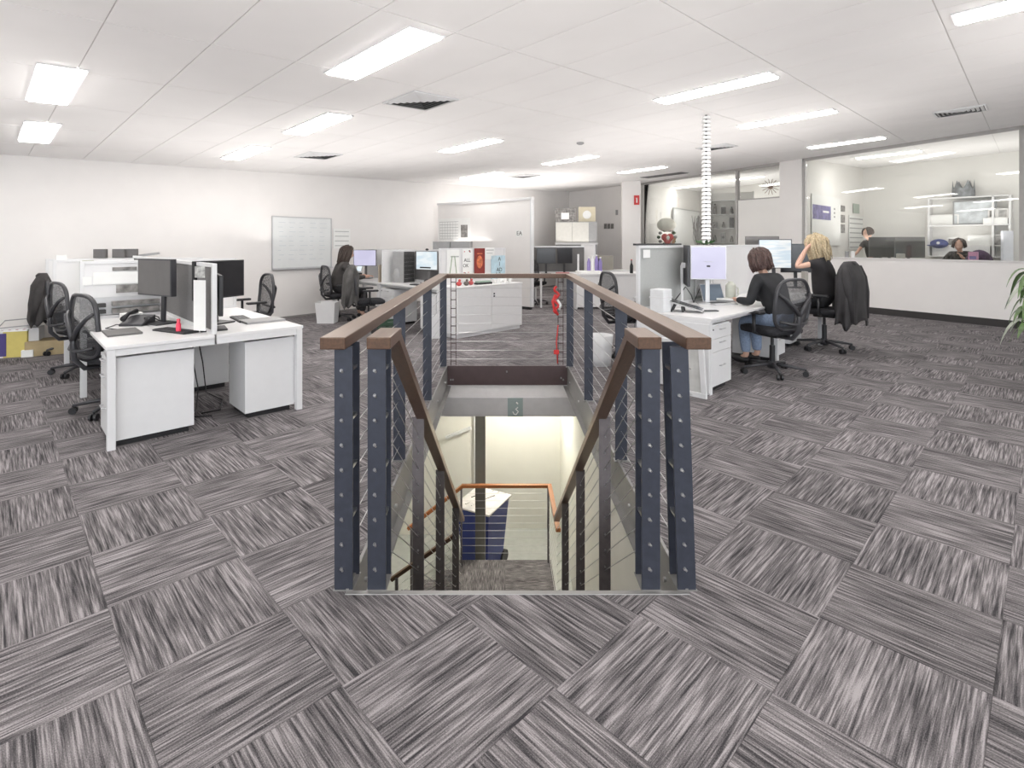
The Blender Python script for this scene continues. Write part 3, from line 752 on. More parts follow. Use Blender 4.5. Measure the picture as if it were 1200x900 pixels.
def monitor(label, loc, faceang, w_=.53, h=.32, zc=.40, mat=SCREENB, depth=.03, casing=BLACK, stand=True, pivot=0, neckmat=None, inset=.012, group='desktop monitors'):
    """faces world direction faceang (deg); local -y is the front"""
    t = thing('monitor', label, 'monitor', loc, R(faceang+90), group)
    if pivot: pass
    B(-w_/2, w_/2, -.012, depth-.012, zc-h/2, zc+h/2).build('casing', casing, t, bevel=.004)
    B(-w_/2+inset, w_/2-inset, -.0135, -.012, zc-h/2+inset, zc+h/2-inset).build('display', mat, t)
    if stand:
        nm = neckmat or casing
        MB().bar((0,depth+.02,.012),(0,depth+.03,zc), .05,.022,up=(0,1,0)).build('neck', nm, t, bevel=.003)
        B(-.02,.02,depth-.012,depth+.03,zc-.03,zc+.03).build('mount', nm, t)
        B(-.12,.12,-.06,.14,0,.014).build('base', nm, t, bevel=.005)
    return t
def keyboard(label, loc, ang, mat=BLACK, w_=.42, d_=.13):
    t = thing('keyboard', label, 'keyboard', loc, R(ang), 'keyboards')
    B(-w_/2,w_/2,-d_/2,d_/2,0,.014).build('case', mat, t, bevel=.004)
    m = MB()
    for r in range(4):
        for c in range(14): m.box(-w_/2+.012+c*.028, -w_/2+.036+c*.028, -d_/2+.012+r*.028, -d_/2+.036+r*.028, .014, .018)
    m.build('keys', CHARC if mat is BLACK else GREYP, t)
def laptop(label, loc, ang, open_=True, mat=SILVER, scr=DARKSC, w_=.33, d_=.23, tilt=108):
    """opens toward world ang (deg)"""
    t = thing('laptop', label, 'laptop', loc, R(ang+90), 'laptops')
    B(-w_/2,w_/2,-d_/2,d_/2,0,.016).build('base', mat, t, bevel=.004)
    if open_:
        B(-w_/2+.02,w_/2-.02,-.02,d_/2-.03,.016,.0175).build('keys', BLACK, t)
        a = R(tilt); up = Vector((0, -math.cos(a)*d_, math.sin(a)*d_)); m = MB(); p = Vector((0,d_/2,.016))
        m.bar(p, p+up, w_, .008, up=(1,0,0)) if False else None
        n = Vector((0, -up.z, up.y)).normalized()*.004
        hw = Vector((w_/2,0,0)); q = [p-hw-n, p+hw-n, p+hw+n, p-hw+n]
        m.add([tuple(x) for x in q]+[tuple(x+up) for x in q], [(0,1,2,3),(7,6,5,4),(0,4,5,1),(1,5,6,2),(2,6,7,3),(3,7,4,0)]); m.build('lid', mat, t)
        hw *= .93; q0 = p+up*.06+n*1.2; q1 = p+up*.94+n*1.2
        MB().add([tuple(q0-hw),tuple(q0+hw),tuple(q1+hw),tuple(q1-hw)], [(0,1,2,3)]).build('display', scr, t)
    return t
# ---------------- left cluster
LO = Vector((-2.749-.02, 3.718, 0)); LAg = 43.3
lu = Vector((math.cos(R(LAg)), math.sin(R(LAg)), 0)); lv = Vector((-lu.y, lu.x, 0))
def LP(u, v, z=0): return LO+lu*u+lv*v+Vector((0,0,z))
W2 = 1.39
for b_ in range(3):
    nm = ['nearest', 'middle', 'farthest'][b_]
    desk('desk', nm+' white desk on the chair side of the left cluster', LP(0,b_*1.8), LAg, 1.8, near_leg=(b_ == 0), inner=False)
    d2 = desk('desk', nm+' white desk on the far side of the left cluster', LP(W2, b_*1.8+1.8), LAg+180, 1.8, near_leg=False, far_leg=(b_ == 0), inner=False)
pedestal('white drawer pedestal under the nearest left desk beside the black chair', LP(.015,.055), LAg, .42, .54)
pedestal('white drawer pedestal under the right end of the left cluster, side panel to the camera', LP(W2-.03,.475), LAg+180, .42, .43)
pedestal('white drawer pedestal seen through the gap under the left cluster', LP(.65,1.25), LAg, .42, .5)
screen_panel('grey fabric spine screen with white frame between the left desks, nearest the camera', LP(W2/2,.03), LAg, 1.74, 1.30, FABG)
screen_panel('grey fabric spine screen further back in the left cluster', LP(W2/2,1.84), LAg, 1.72, 1.30, FABG)
scw = screen_panel('white pinboard screen across the left desks behind the telephone', LP(0,1.82), LAg-90, W2, 1.29, WHITE)
screen_panel('white screen furthest back across the left desks', LP(-.1,3.62), LAg-90, W2+.2, 1.26, WHITE)
screen_panel('tall white screen at the far end of the left cluster by the wall', LP(-.1,5.05), LAg-90, W2+.1, 1.24, WHITE)
# strips on the pinboard: local y runs along u
def on_screen(par, y0, y1, z0, z1, mat, nm, side=1, off=.019):
    x0 = off*side; return B(min(x0,x0+.002*side), max(x0,x0+.002*side), y0, y1, z0, z1).build(nm, mat, par)
STRIP = M('grey_photo_strip', (.22,.21,.2), .5, var=.6, scale=14); STRIP2 = M('pale_photo_strip', (.4,.39,.38), .5, var=.5, scale=10)
tr = thing('paper_tray', 'grey paper rack with dark slots along the white pinboard screen', 'rack', LP(.1,1.70,.737), R(LAg))
B(0,.55,0,.09,0,.03).build('shelf', SILVER, tr); B(0,.55,.08,.09,.03,.20).build('back_plate', SILVER, tr)
for k in range(2):
    B(.02,.09,.0,.07,.05+k*.06,.085+k*.06).build('slot', DARKGR, tr); B(.14,.53,.0,.07,.045+k*.07,.09+k*.07).build('slot', STRIP, tr)
for (y0,y1,z0,z1,mt,nm) in ((.28,.66,.97,1.05,STRIP,'photo_strip'),(.25,.45,1.19,1.225,STRIP,'photo_strip'),(.47,.56,1.20,1.25,STRIP,'photo_strip'),(.58,.66,1.20,1.25,STRIP,'photo_strip'),(.02,.09,1.06,1.14,PAPER,'paper_sheet'),(.1,.62,1.06,1.18,PAPER,'paper_sheet')):
    on_screen(scw, y0, y1, z0, z1, mt, nm, side=1)
# sheet on end upright of spine
tag(B(-.06,.06,-.002,0,0,.40).build('paper_sheet', PAPER, loc=LP(W2/2-.09,.10,.77), rz=R(LAg-60)), 'tall white printed sheet hanging at the near end of the left spine screen', 'paper')
sh = tag(B(-.05,.05,-.002,0,0,.09).build('paper_sheet', M('photo_card',(.45,.45,.43),.5,var=.5,scale=30), loc=LP(W2/2-.09,.095,1.19), rz=R(LAg-60)), 'small photo card above the tall sheet on the left spine screen', 'paper')
# monitors etc. of the left cluster
p = D(182,331,4.75); monitor('grey faced monitor on the near left desk above the telephone', Vector((p.x,4.75,.737)), 243, .50,.33,.42, casing=CHARC, mat=MONBACK, depth=.05)  # paler grey display: reflection on the switched-off screen put into the colour
monitor('black monitor facing right at the near right desk of the left cluster', LP(W2-.50,.62,.737), -22, .52,.34,.40)
monitor('monitor with camera edge-on behind the black monitor in the left cluster', LP(W2/2+.10,.30,.737), LAg-10, .5,.33,.30)
laptop('closed dark laptop on the near left desk corner', LP(.17,.62,.737), LAg+180, open_=False, mat=MONBACK)
keyboard('black keyboard on the near left desk below the monitor', LP(.50,.40,.737), LAg-70)
keyboard('dark keyboard on the right side desk of the left cluster', LP(W2-.27,.75,.737), LAg-95)
tag(B(-.17,.17,-.12,.12,0,.02).build('document_tray', GREYP, loc=LP(W2-.17,.50,.737), rz=R(LAg), bevel=.004), 'closed grey laptop lying on the right side desk of the left cluster', 'laptop')
ph = thing('desk_phone', 'dark desk telephone with tangled cord on the near left desk', 'telephone', LP(.34,1.05,.737), R(LAg-40))
MB().add([(-.1,-.1,0),(.1,-.1,0),(.1,.1,0),(-.1,.1,0),(-.1,-.1,.02),(.1,-.1,.02),(.1,.1,.08),(-.1,.1,.08)], [(0,3,2,1),(4,5,6,7),(0,1,5,4),(1,2,6,5),(2,3,7,6),(3,0,4,7)]).build('phone_body', CHARC, ph, bevel=.006)
MB().tube([(-.07,-.09,.06),(-.075,0,.10),(-.07,.1,.11)], [.024,.015,.024], 8).build('handset', BLACK, ph, smooth=True)
MB().tube([(.1+.05*math.sin(k*.9), -.12+.02*k+.03*math.cos(k*1.3), .02+.05*abs(math.sin(k*.7))) for k in range(14)], .005, 6).build('cord', BLACK, ph, smooth=True)
cp_ = thing('cardboard_tray', 'small cream carton beside the telephone on the near left desk', 'box', LP(.32,1.22,.737), R(LAg))
B(-.08,.08,-.06,.06,0,.09).build('carton', PAPER, cp_)
bt = thing('bottle', 'small red bottle standing on the near left desk', 'bottle', LP(.50,.30,.737))
MB().lathe([(.016,0),(.018,.02),(.018,.07),(.012,.085)], n=14).build('body', emis('glowing_pink_red',(.75,.05,.10),.15), bt, smooth=True)  # bottle body given a slight glow of its own, though no lamp
MB().lathe([(.010,.085),(.013,.09),(.013,.115)], n=14).build('cap', M('glowing_pink_red2',(.8,.10,.14),.4), bt)
tag(MB().tube([LP(.18,.80,.743), LP(.10,.95,.743), LP(.20,1.15,.743), LP(.33,1.0,.743)], .004, 6).build('power_cable', CHARC, smooth=True), 'thin dark cable looping across the near left desk', 'cable')
for k, (pp_, lb_) in enumerate(((
 [LP(.76,.95,.66),LP(.74,.9,.5),LP(.8,.8,.58),LP(.86,.7,.64)],'looping black cable hanging under the left cluster'),
 ([LP(.70,.9,.66),LP(.72,.8,.4),LP(.75,.75,.15),LP(.7,.6,.01),LP(.6,.4,.01),LP(.75,.32,.01)],'black cable trailing from the left desks to the floor'),
 ([LP(.78,.95,.66),LP(.82,.88,.35),LP(.84,.85,.08),LP(.95,.75,.01),LP(.85,.45,.01),LP(.7,.45,.01)],'second black cable coiled on the carpet under the left desks'))):
    tag(MB().tube(pp_, .006, 6).build('power_cable', BLACK, smooth=True), lb_, 'cable')
for u, s_, lb_ in ((.51,.15,'small dark grey box leftmost on the furthest left screen'),(.735,.155,'dark grey box in the middle of the furthest left screen top'),(.885,.15,'dark grey box right of the middle on the furthest left screen top')):
    tag(B(-s_/2,s_/2,-.05,.05,0,.13).build('storage_box', MONBACK, loc=LP(u,5.05,1.241), rz=R(LAg-25), bevel=.004), lb_, 'box')
tag(MB().bar((-.14,0,.02),(.16,.02,.06),.08,.035).build('folder', GREYP, loc=LP(1.08,5.05,1.241), rz=R(LAg-25)), 'grey folder lying on top of the furthest left screen', 'folder')
tag(B(-.05,.05,-.02,.02,0,.06).build('sign_plate', PAPER, loc=LP(-.02,3.62,1.26), rz=R(LAg)), 'small white card on the furthest left screen', 'card')
tag(B(-.055,.055,-.004,.004,0,.30).build('notice', M('olive_card',(.35,.36,.22),.7), loc=LP(.22,3.5,.95), rz=R(LAg)), 'olive green card behind the jacket draped chair', 'card')
# boxes at far left
def carton(label, loc, rz, sx, sy, sz, mat, strips=None, lidmat=None):
    t = thing('storage_box', label, 'box', loc, rz)
    B(-sx/2,sx/2,-sy/2,sy/2,0,sz).build('carton', mat, t, bevel=.003)
    if lidmat:
        B(-sx/2-.005,sx/2+.005,-sy/2-.005,sy/2+.005,sz,sz+.02).build('lid', PAPER, t)
        for k in range(5): B(-sx/2+.03+k*sx/5,-sx/2+.05+k*sx/5,-sy/2-.006,sy/2+.006,sz+.02,sz+.023).build('red_stripe', lidmat, t)
    return t
p = F(2,420); carton('yellow and purple carton with red striped lid at the left edge of the frame', p+Vector((0,.2,0)), R(20), .36,.34,.33, M('yellow_card',(.62,.52,.16),.7), lidmat=M('dark_red',(.28,.05,.06),.6))
B(-.184,-.03,-.178,-.170,.02,.31).build('purple_panel', M('purple_card',(.07,.05,.20),.6), bpy.data.objects['storage_box'] if False else [o for o in COL.objects if o.get('label','').startswith('yellow and purple')][0])
p = F(44,417); carton('plain brown cardboard box on the floor by the left wall', p+Vector((0,.15,0)), R(35), .42,.3,.19, TAN)
p = F(33,418); carton('small white carton in front of the brown cardboard box', p, R(25), .12,.08,.09, PAPER)
p = F(24,416); t = thing('crate', 'white wire topped crate against the left wall behind the cartons', 'crate', p+Vector((0,.02,0)), R(30))
B(-.2,.2,-.15,.15,0,.36).build('body', WPOW, t); MB().tube([(-.2,-.15,.38),(.2,-.15,.40),(.2,.15,.46),(-.2,.15,.44)], .008, 6, closed=True).build('wire_rim', GREYP, t)
# whiteboard on the left wall
wl = lambda px: (lambda t: LA+(LB-LA)*t)((((px-PX0)/FPX)*LA.y-LA.x)/((LB-LA).x-((px-PX0)/FPX)*(LB-LA).y))
NW = Vector((LD.y,-LD.x,0))       # into the room
def on_wall(label, name, cat, px0, px1, ytop, ybot, mat, frame=None, off=.01, parts=None):
    a, b = wl(px0), wl(px1); c = (a+b)/2+NW*off; L_ = (b-a).length
    zt = EYE+(PY0-ytop)*c.y/FPX; zb = EYE+(PY0-ybot)*c.y/FPX
    t = thing(name, label, cat, (c.x,c.y,zb), math.atan2(LD.y,LD.x)); h = zt-zb
    B(-L_/2,L_/2,-.008,.0,0,h).build('board', mat, t)
    if frame:
        for a_ in ((-L_/2,L_/2,0,.02),(-L_/2,L_/2,h-.02,h),(-L_/2,-L_/2+.02,.02,h-.02),(L_/2-.02,L_/2,.02,h-.02)): B(a_[0],a_[1],-.016,-.0,a_[2],a_[3]).build('frame_edge', frame, t)
    return t, L_, h
WB = M('whiteboard', (.74,.755,.75), .2, var=.03, scale=4)
t, L_, h = on_wall('framed whiteboard with faint writing on the left wall', 'whiteboard', 'board', 318, 388, 254.5, 314, WB, SILVER)
INK = M('faint_ink', (.50,.55,.58), .6)
m = MB()
for r in range(9):
    for c in range(5):
        x = -L_/2+.12+c*.22+random.random()*.03; m.box(x, x+.05+random.random()*.12, -.0095, -.0085, h-.12-r*.09, h-.113-r*.09)
m.build('faint_writing', INK, t)['kind'] = 'stuff'
B(-L_/2,L_/2,-.06,0,-.015,0).build('pen_tray', SILVER, t)
t, L_, h = on_wall('pale paper chart beside the whiteboard', 'wall_chart', 'poster', 390, 410, 268, 291, PAPER)
for r in range(4): B(-L_/2+.04,L_/2-.04,-.0095,-.008,.05+r*.1,.065+r*.1).build('printed_line', FABL, t)
# ---------------- middle bench
MO = Vector((-.673, 8.04, 0)); MA = 45
mu = Vector((math.cos(R(MA)), math.sin(R(MA)), 0)); mv = Vector((-mu.y, mu.x, 0))
def MP(u, v, z=0): return MO+mu*u+mv*v+Vector((0,0,z))
cab = thing('storage_cabinet', 'low white two door cabinet facing the stair opening', 'cabinet', MO, R(MA))
B(0,1.45,.02,.45,.06,.76).build('body', WHITE, cab); B(-.01,1.46,0,.46,.76,.785).build('worktop', WHITE, cab, bevel=.003); B(.02,1.43,.04,.43,0,.06).build('plinth', WPOW, cab)
for x0, x1 in ((.01,.715),(.725,1.44)):
    d_ = B(x0,x1,0,.02,.065,.755).build('door', WHITE, cab, bevel=.002)
    if x0 > .5:
        for z in (.60,.64): MB().cyl((x0+.05,0,z),(x0+.05,-.012,z),.013).build('knob', BLACK, d_)
for k, nm in enumerate(('near','far')):
    desk('desk', 'white desk of the middle bench, '+['next to the low cabinet','where the long haired person sits'][k], MP(0,.46+k*1.75), MA, 1.75, Dp=.75)
desk('desk', 'white desk behind the middle bench screens', MP(1.5,.46+1.75), MA+180, 1.75, Dp=.74)
pedestal('white drawer pedestal below the middle bench by the empty chair', MP(.02,1.75), MA, .42,.5)
pedestal('white drawer pedestal between the two seats of the middle bench', MP(.02,.55), MA, .42,.5)
esc = screen_panel('white end screen with posters above the low cabinet', MP(0,.44), MA-90, 1.47, 1.375, WHITE)
sp = screen_panel('grey spine screen behind the central monitor of the middle bench', MP(.76,.48), MA, 1.7, 1.33, FABG)
screen_panel('white spine screen behind the long haired person', MP(.76,2.23), MA, 1.7, 1.33, WHITE)
cs = screen_panel('white cross screen between the two seats of the middle bench', MP(.08,2.22), MA-90, .66, 1.33, WHITE)
ML = emis('x', (1,1,1), 0) if False else None
# posters pinned on the end screen (face looks to -v, local +x side of screen_panel rotated by MA-90)
def poster(label, y, z0, w_, h, mat, words=None, tm=None, ts=.05, cat='poster', name='poster'):
    t = thing(name, label, cat, MP(y, .44-.022, z0), R(MA))
    B(-w_/2,w_/2,-.003,0,0,h).build('sheet', mat, t)
    return t
BLK = M('ink_black', (.02,.02,.02), .6)
t = poster('white poster with green drawn letter shape on the middle end screen', .26, .95, .26, .40, PAPER)
MB().tube([(-.07,-.006,.02),(-.02,-.006,.30),(.03,-.006,.30),(.07,-.006,.02)], .008, 6).build('green_outline', M('sage_ink',(.35,.42,.30),.7), t)
B(-.05,.12,-.0045,-.003,.28,.30).build('printed_line', FABL, t)
t = poster('white poster reading ALL and OK with small red and black drawings around', .57, .84, .22, .52, PAPER)
text('ALL', .085, BLK, t, (-.01,-.004,.335), (PI/2,0,0)); text('OK', .085, BLK, t, (-.04,-.004,.245), (PI/2,0,0))
for k in range(14):
    x = (-.09+.18*random.random()); z = random.choice([.47+.03*random.random(), .03+.11*random.random()])
    B(x-.012,x+.012,-.005,-.003,z-.006,z+.006).build('small_drawing', BLK if k % 3 else RED, t)
REDP = M('poster_red', (.23,.03,.025), .6, var=.2, scale=8)
t = poster('dark red poster with an orange oval figure on the middle end screen', .84, .87, .24, .50, REDP)
MB().sph((0,-.004,.27), .07,.003,.11).build('oval_figure', M('poster_orange',(.62,.18,.08),.6,var=.4,scale=25), t)
B(-.06,.06,-.005,-.003,.40,.42).build('printed_line', M('poster_orange',(.62,.18,.08)), t)
BLUP = M('poster_blue', (.50,.66,.74), .6, var=.15, scale=9)
t = poster('pale blue poster with black scattered letters on the middle end screen', 1.28, .84, .34, .40, BLUP)
for s_, x, z in (('A',.03,.34),('1',.03,.25),('A',-.01,.15),('D',.06,.15),('A',-.04,.07),('R',.04,.07)): text(s_, .10, BLK, t, (x,-.004,z), (PI/2,0,0), name='letter')
t = poster('small white notice above the blue poster', 1.08, 1.18, .22, .2, PAPER)
B(-.09,.09,-.0045,-.003,.15,.165).build('printed_line', FABL, t); B(-.08,.06,-.0045,-.003,.10,.11).build('printed_line', FABL, t)
# small things on the cabinet
for k, (u, v, c, lb_) in enumerate(((.2,.2,(.5,.06,.06),'small red toy lump at the left end of the low cabinet'),(.32,.16,(.12,.10,.09),'small dark figure on the low cabinet beside the red one'),(.45,.2,(.45,.08,.08),'second small red item on the low cabinet'))):
    t = thing('ornament', lb_, 'ornament', MP(u,v,.785))
    mt = M('ornament%d' % k, c, .5); MB().sph((0,0,.035), .045,.04,.035).build('body', mt, t, smooth=True); MB().sph((.01,0,.085), .022,.022,.022).build('head', mt, t, smooth=True)
t = thing('stapler', 'dark green and black long tray on the low cabinet', 'tray', MP(.72,.2,.785), R(MA)); B(-.16,.16,-.05,.05,0,.03).build('tray', BLACK, t); B(-.14,.14,-.04,.04,.03,.055).build('filling', M('sage',(.3,.4,.33),.6), t)
for k in range(4):
    t = thing('cup', ['white cup on the low cabinet near the centre','second white cup on the low cabinet','small pale pot on the low cabinet','white cup with a black dot at the right of the low cabinet'][k], 'cup', MP(.98+k*.12,.2,.785))
    MB().lathe([(.022,0),(.030,.01),(.034,.075),(.028,.075),(.022,.012)], n=14).build('body', PAPER, t, smooth=False)
    MB().tube([(.032,0,.02),(.055,0,.03),(.055,0,.05),(.034,0,.06)], .005, 6).build('handle', PAPER, t)
    if k == 3: MB().cyl((-.028,-.02,.04),(-.035,-.026,.04),.012).build('dot', BLK, t)
monitor('central monitor with pale blue screen on the middle bench', MP(.52,1.45,.737), MA+180+10, .52,.34,.41, mat=BLUSC, casing=FABG)
B(-.16,.10,-.0155,-.0135,.27,.295).build('caption_bar', BLK, [o for o in COL.objects if o.get('label','').startswith('central monitor')][0])
t = thing('webcam', 'small webcam clipped on top of the central monitor', 'webcam', MP(.52,1.45,.737+.585)); MB().sph((0,0,.02),.03,.02,.02).build('body', BLACK, t, smooth=True)
monitor('monitor with lavender screen beside the long haired person', MP(.40,3.35,.737), MA+180+38, .48,.33,.42, mat=LAV, casing=FABG)
laptop('open laptop with blue screen in front of the long haired person', MP(.30,3.65,.85), MA+170, scr=BLUSC, w_=.3)
tag(B(-.15,.15,-.11,.11,0,.11).build('laptop_stand', CHARC, loc=MP(.30,3.65,.738), rz=R(MA), bevel=.01), 'dark stand lifting the laptop of the long haired person', 'stand')
sh = thing('pigeonhole_rack', 'dark slotted paper rack on the middle bench', 'rack', MP(.42,2.05,.737), R(MA+180+20))
B(-.17,.17,-.10,.14,0,.012).build('bottom', GREYP, sh)
for s in (-1,1): B(s*.17-.006,s*.17+.006,-.10,.14,0,.56).build('side', GREYP, sh)
for k in range(7): B(-.165,.165,-.10,.14,.07+k*.075,.078+k*.075).build('shelf', GREYP, sh)
B(-.165,.165,.12,.14,0,.56).build('back', DARKGR, sh)
t = thing('picture_frame', 'beige framed card with a pale round motif on the middle bench', 'picture', MP(.17,2.35,.737), R(MA+180+20)); B(-.12,.12,0,.02,0,.32).build('board', M('beige_card',(.42,.36,.28),.7), t); MB().cyl((0,0,.15),(0,-.004,.15),.06).build('round_motif', PAPER, t)
t = thing('desk_fan', 'grey round backed ornament beside the beige card', 'ornament', MP(.25,2.0,.737)); MB().sph((0,0,.14),.07,.04,.12).build('body', GREYP, t, smooth=True)
t = thing('camera', 'black camera like object at the foot of the central monitor', 'camera', MP(.30,1.15,.737), R(10)); MB().sph((0,0,.06),.06,.05,.055).build('body', BLACK, t, smooth=True); MB().cyl((0,-.03,.06),(0,-.08,.06),.035).build('lens', BLACK, t)
keyboard('black keyboard on the middle bench in front of the central monitor', MP(.18,1.2,.737), MA-90)
t = thing('waste_bin', 'white rubbish bin against the wall behind the long haired person', 'bin', F(384,378), 0); MB().grid(lambda u,v: ((.15+.03*v)*max(-1,min(1,1.4*math.cos(2*PI*u+PI/4))), (.13+.03*v)*max(-1,min(1,1.4*math.sin(2*PI*u+PI/4))), .38*v), 24, 2, True).build('body', WPOW, t, solid=.006); B(-.14,.14,-.12,.12,0,.01).build('bottom', WPOW, t)
t = thing('waste_bin', 'white bin beside the far left corner post of the railing', 'bin', F(510,398)+Vector((0,.2,0))); MB().grid(lambda u,v: ((.12+.03*v)*math.cos(2*PI*u), (.12+.03*v)*math.sin(2*PI*u), .34*v), 20, 2, True).build('body', WPOW, t, solid=.006); MB().lathe([(.12,0),(.12,.01)], n=20).build('bottom', WPOW, t)
t = thing('crate', 'dark green crate on the floor below the middle bench', 'crate', F(455,392), R(30)); B(-.22,.22,-.15,.15,0,.02).build('bottom', BLACK, t)
for k in range(3):
    for s in (-1,1): B(-.22,.22,s*.15-.008,s*.15+.008,.04+k*.07,.08+k*.07).build('slat', M('dark_green',(.03,.07,.04),.6), t)
for s in (-1,1): B(s*.22-.01,s*.22+.01,-.15,.15,.02,.25).build('end', BLACK, t)
# freestanding partition
fp = thing('freestanding_partition', 'tall white freestanding partition behind the posters', 'partition', (.66,11.56,0), math.atan2(13.35-11.56, -1.58-.66))
PLn = math.hypot(13.35-11.56, -1.58-.66)
B(0,PLn,-.04,.04,.06,2.40).build('panel', WALL, fp); B(-.02,PLn+.02,-.055,.055,2.40,2.45).build('cap', WHITE, fp); B(-.015,.02,-.05,.05,.06,2.40).build('end_post', WPOW, fp)
B(.02,PLn,-.03,.03,0,.06).build('plinth', BLACK, fp)
# camera-facing side of partition: local +y?  find sign
fsgn = 1 if (Matrix.Rotation(fp.rotation_euler.z,3,'Z') @ Vector((0,1,0))).dot(Vector((-1,-1,0))) > 0 else -1
def on_part(label, name, cat, px0, px1, y0, y1, mat, off=.0):
    def at(px):
        k = (px-PX0)/FPX; d = Vector((-1.58-.66, 13.35-11.56)); o = Vector((.66,11.56)); tt = (k*o.y-o.x)/(d.x-k*d.y); return tt
    ta, tb = at(px0), at(px1); Y = 11.56+(ta+tb)/2*(13.35-11.56); zt = EYE+(PY0-y0)*Y/FPX; zb = EYE+(PY0-y1)*Y/FPX
    base = fp.matrix_basis @ Vector(((ta+tb)/2*PLn, fsgn*(.041+off), 0))
    t = thing(name, label, cat, (base.x, base.y, zb), fp.rotation_euler.z+(PI if fsgn > 0 else 0)); w_ = abs(ta-tb)*PLn
    B(-w_/2,w_/2,-.004,0,0,zt-zb).build('sheet', mat, t); return t, w_, zt-zb
t, w_, h = on_part('wall calendar with a printed grid and a dark picture on the freestanding partition', 'wall_calendar', 'calendar', 515, 552.5, 256, 284, PAPER)
for r in range(7): B(-w_/2+.05,w_*.14,-.006,-.004,.08+r*.07,.088+r*.07).build('grid_line', GREYP, t)
for r in range(7): B(-w_/2+.05+r*w_*.085,-w_/2+.056+r*w_*.085,-.006,-.004,.08,.5).build('grid_line', FABL, t)
B(w_*.22,w_*.42,-.006,-.004,.12,.42).build('dark_picture', STRIP, t)
t, w_, h = on_part('small sticker with black letters on the right part of the freestanding partition', 'sticker', 'sticker', 606, 614, 270, 277, PAPER)
text('EA', .13, BLK, t, (0,-.006,h/2), (PI/2,0,0))
t = thing('storage_box', 'dark grey flat topped box row between the posters and the partition', 'box', MP(.30,1.0,0), R(MA)); t.location = D(530,291,11.0); t.rotation_euler.z = R(-10)
B(-.38,-.02,-.12,.12,-.02,.14).build('left_box', GREYP, t); B(0,.40,-.12,.12,-.02,.14).build('right_box', GREYP, t); B(-.4,.42,-.14,.14,-.05,-.02).build('shelf_board', WPOW, t)
for s in (-.38,.38): B(s-.02,s+.02,-.1,.1,-t.location.z,-.05).build('leg', WPOW, t)
# ---------------- right bench
RO = Vector((2.0, 5.08, 0)); RA = 44
ru = Vector((math.cos(R(RA)), math.sin(R(RA)), 0)); rv = Vector((-ru.y, ru.x, 0))
def RP(u, v, z=0): return RO+ru*u+rv*v+Vector((0,0,z))
# a desk whose user side looks to -v: local x must be v -> rotate by RA+90, local y = -u
for b_ in range(2):
    desk('desk', ['white desk with the lavender screen, beside the railing at right','white desk of the blonde person at right'][b_], RP((b_+1)*1.8+.0,0), RA+90, 1.8, Dp=.80, near_leg=(b_ == 1), far_leg=True)
desk('desk', 'white desk behind the pale screens of the right bench', RP(1.25,1.62), RA-90, 1.8, Dp=.80)
endp = tag(B(0,.79,-.018,0,.0,.66).build('desk_end_panel', WPOW, loc=RP(-.002,.0,.0), rz=R(RA+90), bevel=.002), 'white side panel closing the near end of the right bench', 'panel')
endp.location = RP(-.02,.005,.02)
pedestal('white three drawer pedestal under the near corner of the right bench', RP(.055+.47,.02), RA+90, .46,.55,.655,drawers=(.13,.13,.34))
pedestal('white drawer pedestal between the two seated persons', RP(1.95+.42,.10), RA+90, .42,.5)
pedestal('white drawer pedestal beyond the blonde person at right', RP(3.1+.42,.25), RA+90, .42,.5)
screen_panel('pale grey green fabric screen with white frame nearest on the right bench', RP(.02,.81), RA-90, 1.78, 1.435, FABL)
screen_panel('white framed pale screen behind the dark haired person', RP(1.82,.81), RA-90, 1.78, 1.435, WHITE)
tag(B(-.002,.002,0,.14,0,.09).build('paper_sheet', PAPER, loc=RP(.1,.787,1.30), rz=R(RA-90)), 'pale note in the upper corner of the grey green screen', 'paper')
bt_ = tag(B(0,1.0,-.02,.02,0,.02).build('monitor_light_bar', CHARC, loc=RP(.0,.83,1.437), rz=R(RA)), 'dark ledge strip on top of the grey green screen', 'ledge')
monitor('monitor with lavender screen on the right bench', D(830,345,6.3)*1-Vector((0,0,D(830,345,6.3).z-.737)), -100, .41,.40,.49, mat=LAV, casing=SILVER)
mo = [o for o in COL.objects if o.get('label','').startswith('monitor with lavender screen on the right')][0]
B(-.02,.02,-.0145,-.0135,.44,.46).build('login_mark', BLK, mo); B(-.05,.05,-.0145,-.0135,.50,.505).build('login_text', FABL, mo)
monitor('edge-on monitor on a white stand before the grey green screen', Vector((2.13,6.10,.737)), -14, .48,.46,.47, neckmat=WPOW, casing=CHARC)
laptop('open silver laptop with dark screen on the right bench', Vector((2.60,6.30,.737)), -75, scr=DARKSC, tilt=112, w_=.31)
t = thing('tablet_stand', 'dark tablet propped on an angled black stand at the near end of the right bench', 'tablet', Vector((1.93,5.62,.737)), R(-25))
MB().bar((-.22,0,.13),(.20,0,.02), .22,.012).build('tablet', SILVER, t, bevel=.004); MB().bar((-.21,0,.141),(.19,0,.033), .20,.004).build('glass_face', SCREENB, t)
for s in (-1,1): MB().bar((-.12,s*.07,0),(-.08,s*.07,.09), .03,.02).build('foot', BLACK, t); MB().bar((0,s*.07,0),(-.01,s*.07,.06), .025,.02).build('foot', BLACK, t)
t = thing('storage_tub', 'translucent white square tub on the near end of the right bench', 'tub', RP(.14,.60,.737), R(RA))
B(-.09,.09,-.08,.08,0,.24).build('body', M('frosted_white',(.74,.75,.76),.3,var=.04), t, bevel=.01); B(-.095,.095,-.085,.085,.15,.16).build('rim', WPOW, t)
tag(B(-.075,.075,-.035,.035,0,.012).build('phone', CHARC, loc=Vector((2.22,5.63,.738)), rz=R(5), bevel=.004), 'dark phone lying on the right bench in front of the laptop', 'phone')
t = thing('water_jug', 'pale cream flask beside the dark haired person', 'flask', Vector((2.83,6.55,.737)))
